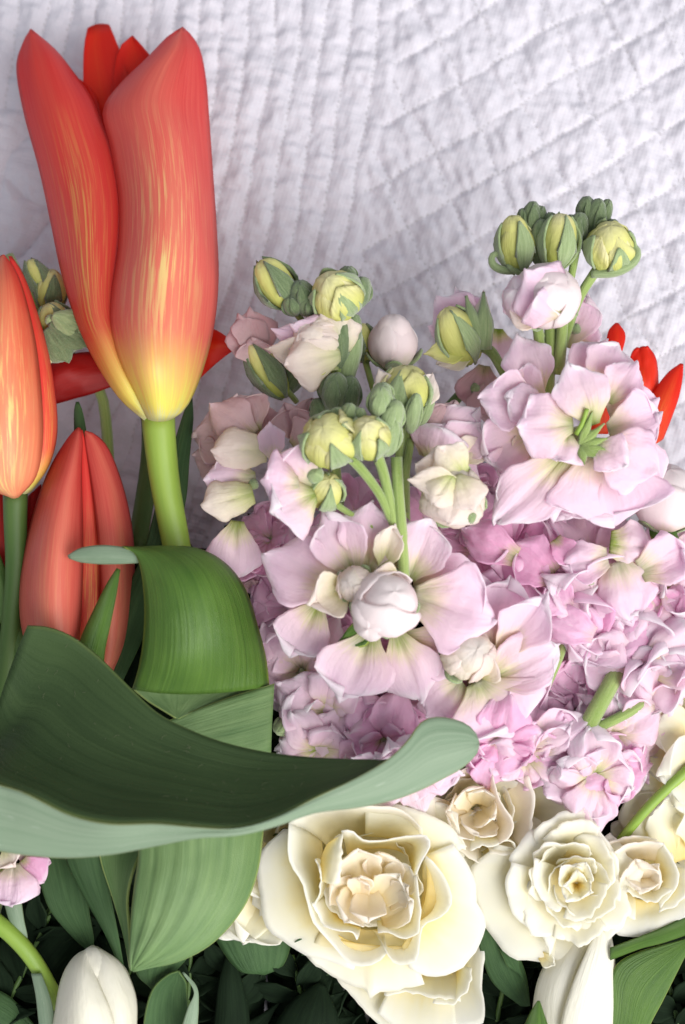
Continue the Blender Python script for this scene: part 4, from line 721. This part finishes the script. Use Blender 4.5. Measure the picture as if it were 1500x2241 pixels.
# stalk behind the tall tulip
Bk = stalk('stock stalk with downy green buds and half open cream buds, right of the tall tulip', (740,1000,0), [(735,640,60),(748,720,70),(735,830,70),(728,930,60),(735,1060,20),(760,1300,-60),(800,1700,-120)], (13,15,14))
bud(Bk, (604,622,60), (-.55,.75,.35), 130, 42, 'green', 30, [(735,790,60),(690,740,60),(645,680,60)], True)
bud(Bk, (738,645,110), (-.35,.45,.75), 126, 50, 'yellow', 31, [(735,790,60),(765,750,70),(765,700,90)])
bud(Bk, (695,745,95), (-.6,.15,.6), 120, 50, 'cream', 32, [(728,850,70),(742,810,85),(735,775,95)])
custom(Bk, (735,775,100), [((742,800,95),(586,768,115),80,{'cup':.6}),((745,775,125),(628,790,160),125,{'cup':-.45,'curl':.1}),((745,755,120),(640,712,140),80,{'cup':-.4,'m':'stock'}),((750,750,120),(702,682,135),85,{'cup':-.5,'m':'stock_cream'}),((735,770,90),(598,715,105),62,{'cup':.5,'m':'stock'}),((760,770,105),(752,690,125),70,{'cup':-.5}),((740,790,110),(640,810,130),50,{'cup':.3,'m':'bud_yellow'})], 'stock_cream', 132)
petal((755,850,80),(778,690,100),46,M['sepal'],Bk,name='sepal',cup=-.6,claw=.6,tipw=.6,nu=9,nv=12,thick=6)
tinybuds(Bk, [(660,645,80,64,26,-.2,1),(640,670,80,46,20,-.4,1),(672,668,85,50,22,.1,1),(790,640,80,70,22,.2,1),(762,600,80,34,18,0,1),(735,860,110,90,30,.1,1),(762,865,100,86,26,.2,1),(720,850,95,70,22,-.2,1),(700,900,90,60,20,-.3,.8),(745,760,95,110,24,.1,1),(768,735,80,100,22,.2,1)], 5)
custom(Bk, (572,800,0), [((570,800,10),(520,690,20),100,{'cup':.1}),((572,790,15),(555,672,15),100,{}),((565,800,25),(552,740,40),80,{'cup':.4})], 'stock_dull', 33, r=22)
bud(Bk, (585,810,10), (-.5,.75,.2), 150, 36, 'green', 34, [(650,880,-20),(625,850,0),(610,838,5)], True)
tinybuds(Bk, [(640,830,-20,70,24,.5,1)], 6)
custom(Bk, (530,960,80), [((560,950,90),(462,880,90),100,{'cup':-.2,'m':'stock_dull'}),((562,945,80),(525,860,70),110,{'m':'stock_dull'}),((575,960,70),(580,885,50),90,{'m':'stock_dull'}),((545,960,60),(415,960,30),110,{'m':'stock_dull'}),
 ((585,985,120),(462,985,140),95,{'cup':-.5,'m':'stock_cream','claw':.5}),((500,1010,40),(420,1000,20),90,{'m':'stock_dull'})], 'stock_dull', 35)
custom(Bk, (555,1060,110), [((560,1045,110),(450,1050,130),105,{'cup':-.4,'m':'stock'}),((555,1080,135),(440,1110,150),85,{'cup':-.5,'m':'stock_cream','claw':.5}),((520,1140,90),(505,1270,90),120,{'cup':-.1,'m':'stock'}),((600,1010,110),(588,925,120),60,{'cup':.3,'m':'stock'})], 'stock', 36)
custom(Bk, (650,940,60), [((650,960,60),(625,885,80),90,{'cup':.4,'m':'stock_dull'}),((670,950,60),(678,872,80),80,{'cup':.4,'m':'stock_dull'}),((640,975,70),(700,935,90),90,{'m':'stock_dull'}),((690,950,50),(722,900,60),70,{'m':'stock_dull'})], 'stock_dull', 37)
bloom(Bk, (620,1230,-20), (-.3,.1,1), 130, 'stock_pink', (6,5), 38)

# middle back stalk
Mi = stalk('stock stalk in the middle with a blush bud standing clear against the quilt', (880,1000,0), [(900,880,110),(893,960,110),(885,1060,90),(890,1300,0),(900,1700,-100)], (12,13,14))
bud(Mi, (862,750,0), (0,1,.35), 134, 50, 'pink', 40, [(880,960,40),(860,860,10),(860,810,0)])
bud(Mi, (795,750,-30), (-.1,1,.2), 90, 30, 'green', 41, [(830,900,-20),(800,790,-30)], True)
b = bud(Mi, (888,858,130), (0,1,.3), 120, 54, 'yellow', 42)
custom(Mi, (888,905,130), [((872,905,140),(832,812,160),66,{'cup':.4}),((905,905,140),(948,818,160),64,{'cup':.4}),((888,905,150),(886,815,170),62,{'cup':-.3}),((890,900,120),(862,812,120),60,{'m':'stock'})], 'stock_cream', 43)
tinybuds(Mi, [(905,905,190,90,16,.15,1),(850,890,180,70,20,-.2,1),(930,900,140,80,16,.4,1)], 8, False)
tube('pedicel', [(900,960,120),(888,1040,115),(885,1120,100)], [9,10], M['pedicel'], Mi, 10, 10)
tube('pedicel', [(880,935,120),(872,1040,112),(880,1140,100)], [9,10], M['pedicel'], Mi, 10, 10)
custom(Mi, (960,960,100), [((935,985,100),(990,872,110),95,{'m':'stock_dull','cup':-.2}),((960,980,100),(1050,895,115),100,{'m':'stock','cup':-.2}),((990,1000,100),(1045,925,120),110,{'m':'stock'}),((930,1000,115),(965,925,135),110,{}),((945,1010,125),(975,940,165),130,{'cup':-.2}),((1000,1010,110),(1060,960,120),70,{'m':'stock_cream'}),((970,1030,90),(1050,1050,110),120,{})], 'stock', 44)
bud(Mi, (1005,735,10), (-.45,.8,.45), 150, 46, 'green', 45, [(1110,830,20),(1080,775,15),(1060,760,10)], pr=11)
custom(Mi, (1040,750,0), [((1045,745,-10),(955,650,0),110,{'m':'stock'}),((1045,750,-20),(1000,632,-10),90,{'m':'stock'}),((1050,755,20),(1060,640,35),38,{'m':'stock_cream','cup':-.6}),((1040,760,10),(935,775,20),60,{'m':'bud_yellow','cup':.5}),((1040,765,0),(960,800,10),60,{'m':'stock_cream','cup':.5}),((1020,740,10),(940,710,0),60,{'m':'stock'})], 'stock_cream', 46)
petal((1062,765,30),(1060,640,45),34,M['sepal'],Mi,name='sepal',cup=-.6,claw=.7,tipw=.5,nu=9,nv=12,thick=7)
petal((1056,765,28),(1022,648,40),36,M['sepal'],Mi,name='sepal',cup=-.6,claw=.7,tipw=.5,nu=9,nv=12,thick=7)
custom(Mi, (1040,850,-30), [((1060,800,-40),(1040,900,-30),110,{'m':'stock_dull'}),((1080,830,-40),(1075,930,-30),120,{'m':'stock_dull'}),((1090,720,-60),(1085,790,-50),90,{'m':'stock'})], 'stock_dull', 47)
t_ = thing('dark_stem', 'short dark green stem crossing behind the middle of the stock flowers', 'stem', (1010,860,-60)); tube('stalk', [(975,900,-60),(1010,862,-60),(1040,838,-60)], [12,12], M['stem_dark'], t_)

# right stalk
Rt = stalk('right stock stalk topped by a spray of downy green buds against the quilt', (1205,830,80), [(1205,600,90),(1205,680,100),(1205,760,105),(1200,830,105),(1200,1000,60),(1220,1300,-40),(1230,1700,-120)], (12,17,18))
bud(Rt, (1128,535,110), (-.15,1,.35), 132, 37, 'yellow', 50, [(1200,680,90),(1170,640,95),(1145,590,105)])
bud(Rt, (1222,530,120), (.1,1,.3), 128, 40, 'green', 51, [(1210,690,90),(1220,640,100),(1222,580,112)])
bud(Rt, (1335,540,120), (-.1,.6,.75), 124, 48, 'yellow', 52, [(1225,780,90),(1265,660,100),(1300,600,108),(1318,575,112)], pr=10)
tube('pedicel', [(1222,700,90),(1245,630,92),(1262,545,95)], [8,9], M['pedicel'], Rt, 10, 12)
tube('pedicel', [(1185,740,110),(1175,700,112),(1168,640,112)], [9,9], M['pedicel'], Rt, 10, 12)
tube('pedicel', [(1188,820,115),(1182,760,118),(1175,700,118)], [12,11], M['pedicel'], Rt, 10, 12)
tube('pedicel', [(1222,820,115),(1228,760,118),(1232,700,118)], [13,12], M['pedicel'], Rt, 10, 12)
tinybuds(Rt, [(1165,478,100,74,20,0,1),(1150,485,95,60,16,-.3,1),(1178,480,95,60,16,.3,1),(1182,530,105,100,22,0,1),(1205,495,100,60,18,0,1),(1262,510,100,90,24,.15,1),(1285,460,90,60,20,-.1,1),(1305,480,95,90,22,.1,1),(1322,470,90,70,16,.3,1),(1248,500,100,60,18,.1,1),(1340,500,100,40,16,.1,1),(1245,640,130,50,18,.2,1)], 10)
petal((1150,600,105),(1090,545,115),34,M['sepal'],Rt,name='sepal',cup=.6,claw=.7,tipw=.5,curl=.3,nu=9,nv=12,thick=8,n=(.6,-.4,.6))
tube('sepal', [(1140,592,105),(1105,592,112),(1080,580,118),(1078,560,118),(1098,552,114)], [8,9,6], M['sepal'], Rt, 10, 16)
tube('sepal', [(1295,600,115),(1345,596,130),(1385,575,135),(1395,552,130),(1382,535,125)], [9,11,8], M['sepal'], Rt, 10, 16)
bud(Rt, (1198,648,170), (.1,.25,1), 140, 64, 'ball', 53)
egg('bud', (1150,655,150), (-.4,.2,.8), 120, 46, M['stock'], Rt, 78, .07)
custom(Rt, (1180,650,150), [((1240,700,180),(1150,600,240),140,{'cup':-.4,'curl':.1}),((1235,690,200),(1170,640,245),120,{'cup':-.5,'curl':-.05}),((1170,700,150),(1120,620,170),90,{'cup':-.4}),((1180,710,170),(1118,680,190),60,{'cup':.5,'m':'stock_cream'})], 'stock', 54, r=20)
custom(Rt, (1260,720,60), [((1240,760,50),(1285,640,50),100,{}),((1250,740,40),(1300,690,45),100,{})], 'stock', 55)
custom(Rt, (1265,950,150), [
 ((1175,885,160),(1052,868,185),125,{'cup':.4,'curl':.1}), ((1195,885,175),(1100,830,150),110,{'cup':.2}), ((1180,870,150),(1130,735,150),112,{'cup':.15}), ((1200,900,200),(1105,872,215),85,{'cup':-.35}),
 ((1255,930,215),(1135,935,245),140,{'cup':-.25,'curl':.12}), ((1245,950,210),(1225,1010,230),110,{'cup':-.2}), ((1300,930,215),(1258,795,250),120,{'cup':-.1,'curl':.15}),
 ((1300,860,160),(1355,745,150),110,{}), ((1330,880,180),(1395,790,185),90,{}), ((1330,900,170),(1440,860,165),120,{'cup':.1}), ((1250,880,140),(1330,740,120),120,{}),
 ((1330,940,190),(1455,905,190),120,{'cup':.3}), ((1310,985,190),(1330,1155,195),250,{'cup':.15,'curl':.2}), ((1310,975,220),(1440,1035,235),150,{'cup':-.1,'curl':.2}),
 ((1245,985,190),(1090,1155,190),130,{'cup':.15,'curl':.1}), ((1170,945,150),(1050,1000,140),130,{'cup':.1}), ((1150,970,130),(1110,1060,130),120,{'cup':.2}), ((1290,990,170),(1210,1140,170),140,{}),
 ((1330,960,150),(1440,1100,150),160,{}), ((1300,970,215),(1370,1015,260),90,{'cup':.1}),
 ], 'stock', 56, ruf=.06, crum=.03, r=18)
for i,(dx,dy) in enumerate(((40,-5),(38,20),(20,40),(-8,48),(30,-35),(8,-60),(42,35))):
    petal((1270,975-6*i*0,212),(1290+dx,965+dy,238),18,M['pedicel'],Rt,name='sepal',cup=-.5,claw=.5,tipw=.4,nu=7,nv=8,thick=4,seed=i)
tube('style', [(1262,950,215),(1275,925,228),(1285,895,240)], [6,5,5], M['stem'], Rt, 8, 8)
custom(Rt, (1150,965,120), [((1140,990,120),(1150,935,150),50,{'cup':.8,'m':'stock_cream'}),((1150,1000,110),(1170,960,140),40,{'cup':.8,'m':'bud_yellow'})], 'stock_cream', 57)
bud(Rt, (1460,1090,90), (.0,.8,.6), 160, 68, 'pink', 58, [(1400,1400,0),(1430,1250,40),(1452,1165,70)])
custom(Rt, (1470,1200,60), [((1450,1200,70),(1530,1240,90),120,{}),((1440,1160,70),(1520,1130,70),100,{})], 'stock', 59)
petal((1425,1150,90),(1490,1185,100),60,M['leaf'],Rt,name='sepal',cup=.4,claw=.6,tipw=.5,nu=9,nv=10,thick=5)

# deep pink stalks in the lower right mass
E = stalk('crowded lilac pink stock stalk under the wide right hand bloom', (1260,1500,0), [(1240,1150,-60),(1270,1350,-40),(1330,1480,0),(1290,1600,-40),(1260,1800,-120)], (14,18,18))
for i,(x,y,z,R,mat,ax) in enumerate([(1110,1230,60,125,'stock_pink',(-.2,.3,1)),(1300,1250,80,135,'stock',(.1,.2,1)),(1230,1330,50,110,'stock_pink',(0,0,1)),(1330,1330,95,120,'stock',(.2,-.1,1)),(1290,1420,70,120,'stock_pink',(-.1,-.3,1)),(1180,1150,30,100,'stock_pink',(0,.3,1)),(1040,1200,60,110,'stock_pink',(-.3,.3,1))]):
    bloom(E, (x,y,z), ax, R*1.2, mat, (5,4,1), 60+i, .2, w=.98, crum=.05, notch=.05)
custom(E, (1290,1270,140), [((1215,1180,140),(1265,1240,170),60,{'m':'stock_pink','cup':.3}),((1335,1190,150),(1425,1200,170),110,{'cup':-.2}),((1330,1220,160),(1240,1240,180),90,{'cup':.2}),((1350,1230,150),(1390,1360,170),130,{'cup':-.2}),((1400,1250,150),(1510,1200,160),110,{'cup':.3}),((1210,1260,120),(1120,1200,140),110,{'m':'stock_pink','cup':.4}),((1130,1220,130),(1010,1160,130),90,{'m':'stock_pink','cup':.3}),((1250,1330,140),(1190,1290,150),80,{'m':'stock_pink'}),((1300,1390,140),(1200,1350,160),80,{'m':'stock_pink','cup':.3})], 'stock', 68, ruf=.24, crum=.06, claw=.45, curl=.3)
F = stalk('lilac pink stock stalk at the right edge with curled petals and bare green stem', (1440,1600,0), [(1430,1250,-30),(1440,1400,0),(1400,1560,-20),(1300,1640,-60),(1230,1800,-100)], (12,12,13))
for i,(x,y,z,R,mat,ax) in enumerate([(1450,1270,70,120,'stock',(.3,.1,1)),(1470,1400,80,110,'stock_pink',(.2,-.1,1)),(1400,1470,90,120,'stock',(-.1,-.3,1)),(1480,1540,70,130,'stock',(.2,-.4,1)),(1380,1540,60,100,'stock',(0,-.4,1)),(1380,1400,60,90,'stock_pink',(0,0,1)),(1270,1490,20,80,'stock_pink',(-.3,-.4,1))]):
    bloom(F, (x,y,z), ax, R*1.2, mat, (5,4,1), 70+i, .2, w=.98, crum=.05, notch=.05)
tube('stem', [(1150,1600,40),(1185,1520,100),(1215,1455,110),(1240,1390,60),(1270,1330,0)], [12,12], M['pedicel'], F, 10, 10)
tube('stem', [(1245,1700,20),(1275,1612,110),(1310,1545,130),(1345,1480,100),(1380,1400,0)], [19,19,18], M['pedicel'], F, 12, 12)
tube('stem', [(1260,1660,40),(1290,1605,112),(1340,1578,128),(1400,1545,100),(1460,1500,0)], [11,11], M['pedicel'], F, 10, 12)
Gs = stalk('lilac pink stock stalk between the broad leaf tip and the cream roses', (1200,1750,0), [(1120,1560,0),(1200,1640,-20),(1260,1800,-80)])
for i,(x,y,z,R,mat,ax) in enumerate([(1300,1700,110,100,'stock',(.2,-.3,1)),(1250,1640,100,80,'stock_pink',(.1,-.3,1)),(1320,1660,60,100,'stock_pink',(.1,0,1)),(1090,1625,125,95,'stock_pink',(0,-.5,1)),(1150,1655,105,78,'stock',(0,-.5,1)),(1180,1600,60,100,'stock_pink',(0,0,1)),(1345,1680,90,80,'stock_pink',(.3,-.1,1)),(1170,1560,30,90,'stock_dull',(0,0,1)),(1240,1550,-20,100,'stock_dull',(0,0,1)),(1340,1610,90,90,'stock',(.1,-.3,1))]):
    bloom(Gs, (x,y,z), ax, R*1.15, mat, (4,4,1), 80+i, .18, w=.98, crum=.045, notch=.05)
custom(Gs, (1200,1600,90), [((1140,1620,110),(1290,1570,150),90,{'cup':.3,'m':'stock'}),((1180,1650,110),(1250,1590,150),60,{'cup':.2,'m':'stock'})], 'stock', 88, ruf=.25, crum=.06)
# left lower clumps behind the curled leaf
H = stalk('dusky pink stock stalk packed between the hooped leaf and the nearest bloom', (700,1600,0), [(680,1300,0),(700,1500,-10),(720,1800,-100)])
for i,(x,y,z,R,mat,ax) in enumerate([(660,1470,60,130,'stock',(-.3,-.1,1)),(640,1330,10,120,'stock_pink',(-.4,0,1)),(720,1560,80,120,'stock',(-.1,-.3,1)),(830,1540,60,120,'stock_pink',(0,-.3,1)),(700,1640,70,100,'stock',(-.1,-.4,1)),(840,1620,100,110,'stock_pink',(.1,-.4,1)),(950,1600,70,110,'stock_pink',(.2,-.3,1)),(905,1690,165,95,'stock',(.1,-.6,1)),(830,1705,170,75,'stock',(0,-.6,1)),(590,1180,-10,90,'stock_pink',(-.4,.2,1)),(560,1300,-30,80,'stock_dull',(-.4,0,1)),(780,1420,30,130,'stock_pink',(0,0,1)),(960,1480,30,120,'stock_pink',(0,0,1)),(780,1130,0,110,'stock_pink',(0,.3,1)),(940,1150,20,110,'stock_pink',(0,.3,1)),(1060,1100,-10,90,'stock_pink',(0,.3,1)),(1010,1330,20,110,'stock_pink',(0,0,1)),(1130,1420,10,120,'stock_pink',(0,0,1))]):
    bloom(H, (x,y,z), ax, R, mat, (5,4,3), 90+i, .11, w=1.0, crum=.04, notch=.04)
tinybuds(H, [(618,1590,80,44,17,-.4,-.3)], 12, False)
K = stalk('small pale lilac stock cluster at the left edge under the rolled leaf rim', (10,1980,60), [(20,1880,80),(0,1950,60),(-40,2100,0)])
custom(K, (20,1880,120), [((30,1890,130),(30,1985,160),110,{'cup':-.2}),((50,1880,120),(98,1930,130),80,{'m':'stock_pink'}),((10,1890,120),(-30,1960,130),90,{}),((40,1870,110),(110,1885,110),60,{'m':'stock_pink'}),((10,1860,140),(30,1895,160),60,{'m':'stock_cream'})], 'stock', 110, ruf=.1)
# shaded stalk at the left, behind the tulips
X = stalk('olive green unopened stock stalk in shade between the two big left tulips', (110,760,-60), [(20,560,-140),(60,640,-120),(110,720,-120),(185,820,-140),(230,900,-160),(250,1300,-160)], (12,13,13))
bud(X, (125,712,-40), (-.4,1,.2), 110, 40, 'green', 120, None, True)
bud(X, (85,610,-120), (-.5,1,.2), 100, 28, 'green', 121, None, True)
bud(X, (112,640,-120), (.1,1,.1), 110, 32, 'yellow', 122, None, True)
custom(X, (110,700,0), [((110,705,10),(185,760,20),80,{'m':'sepal_dark','cup':-.4}),((100,720,10),(150,790,20),70,{'m':'sepal_dark','cup':-.4}),((90,740,0),(105,800,10),50,{'m':'bud_yellow','cup':.3}),((115,690,20),(180,720,20),70,{'m':'sepal','cup':-.4})], 'sepal_dark', 123)

# ---------------------------------------------------------------- stems, and foliage with shade put into its colour, under the flowers
def stem_thing(label, pts, r, mat='stem'):
    t = thing('flower_stem', label, 'stem', pts[0]); tube('stalk', pts, r, M[mat], t, 12, 18)
stem_thing('thick yellow green stem at the left edge above the ivory tulip bud', [(-30,2000,90),(30,2050,90),(80,2110,80),(130,2200,40)], [19,18,17])
stem_thing('green stem rising towards the cream roses at the right edge', [(1310,1900,20),(1390,1800,90),(1440,1745,105),(1500,1690,110),(1600,1600,80)], [9,11,12])
rs = random.Random(5)
def fol_petal(t, b, tip, w, mat, seed, n):
    return petal(b, tip, w, M[mat], t, n=n, cup=rs.uniform(.1,.5), curl=rs.uniform(-.1,.25), claw=.25, tipw=.25, rnd=.5, nu=9, nv=12, name='leaf', thick=4, seed=seed, crum=.03, notch=.0)
def sprig(label, x0, y0, x1, y1, z0, z1, n, w, mat, seed, spread=120, L=150):
    t = thing('foliage_sprig', label, 'foliage', (x0,y0,z0), 'dark sprigs under the flowers')
    pts = [(x0,y0,z0),((x0+x1)/2+rs.uniform(-30,30),(y0+y1)/2,(z0+z1)/2),(x1,y1,z1)]
    tube('stem', pts, [7,6,5], M['stem_dark'], t, 8, 12); c = cr(pts, n+2)
    for i in range(n):
        b = c[i+1]; s = 1 if i%2 else -1; d = unit(c[i+2 if i+2<len(c) else -1]-c[i]); pr = np.array([-d[1],d[0],0])*s
        tip = b+d*L*rs.uniform(.3,.8)+pr*L*rs.uniform(.5,1.0)+np.array([0,0,rs.uniform(-40,60)])
        fol_petal(t, tuple(b), tuple(tip), w*rs.uniform(.7,1.2), mat, seed*20+i, (rs.uniform(-.5,.5),rs.uniform(-.5,.5),1))
    return t
sp = [('dark leafy sprig in the bottom left corner',-60,2330,120,1980,-20,10),('dark leafy sprig behind the ivory tulip bud at lower left',120,2380,330,2000,-40,-20),
 ('dark leafy sprig below the ribbed leaf',380,2380,420,2060,-60,-40),('shadowed sprig under the half hidden cream rose',560,2380,520,2080,-60,-40),
 ('shadowed sprig left of the lowest cream rose',700,2380,640,2090,-50,-20),('shadowed sprig with thin leaves right of the lowest cream rose',1080,2400,1120,2080,-60,-40),
 ('dark sprig behind the grooved ivory tulip',1340,2400,1250,2080,-60,-60),('dark sprig in the lower right corner behind the glossy leaf',1500,2400,1440,2060,-40,-20),
 ('dark sprig under the left stock petals beside the broad leaf',40,2080,240,1880,-20,0)]
for i,(lb,a,b,c_,d,e,f_) in enumerate(sp): sprig(lb,a,b,c_,d,e,f_,12,60,'leaf_shade',i+1,L=130)  # sprig leaves are painted near black, standing in for shade
# matted greenery at the bottom of the bunch, too dense to count; coloured near black in place of shade
V=[];Fc=[];n0=0;rs2=np.random.RandomState(4)
regs = [(-300,1800,1250,2600,-185,-60,1700),(450,1400,1220,2000,-240,-100,700),(-300,330,1230,1500,-290,-130,250)]
for (xa,xb,ya,yb,za,zb,n) in regs:
    for i in range(n):
        c = P((rs2.uniform(xa,xb),rs2.uniform(ya,yb),rs2.uniform(za,zb))); a = unit(rs2.normal(size=3)*(1,1.3,.35)); s = unit(np.cross(a,unit(rs2.normal(size=3)*(.5,.5,1))))
        nn = np.cross(a,s); L = rs2.uniform(90,300); w = L*rs2.uniform(.10,.24)
        pr = [(-.5,.05,0),(-.2,.8,.05),(.15,1,.08),(.5,.04,-.04)]
        for (q,ww,h) in pr: V += [c+a*L*q+s*w*ww+nn*L*h, c+a*L*q+nn*L*(h-.05), c+a*L*q-s*w*ww+nn*L*h]
        for r_ in range(3):
            k = n0+r_*3; Fc += [(k,k+1,k+4,k+3),(k+1,k+2,k+5,k+4)]
        n0 += 12
g = mk('greenery', np.array(V), Fc, M['leaf_shade'], None, np.tile([[.3,.2],[.5,.2],[.7,.2]],(len(V)//3,1)), at=(700,-900,-250)); g['kind']='stuff'; g['label']='dense greenery painted near black as shade in the gaps between the stems'; g['category']='greenery'
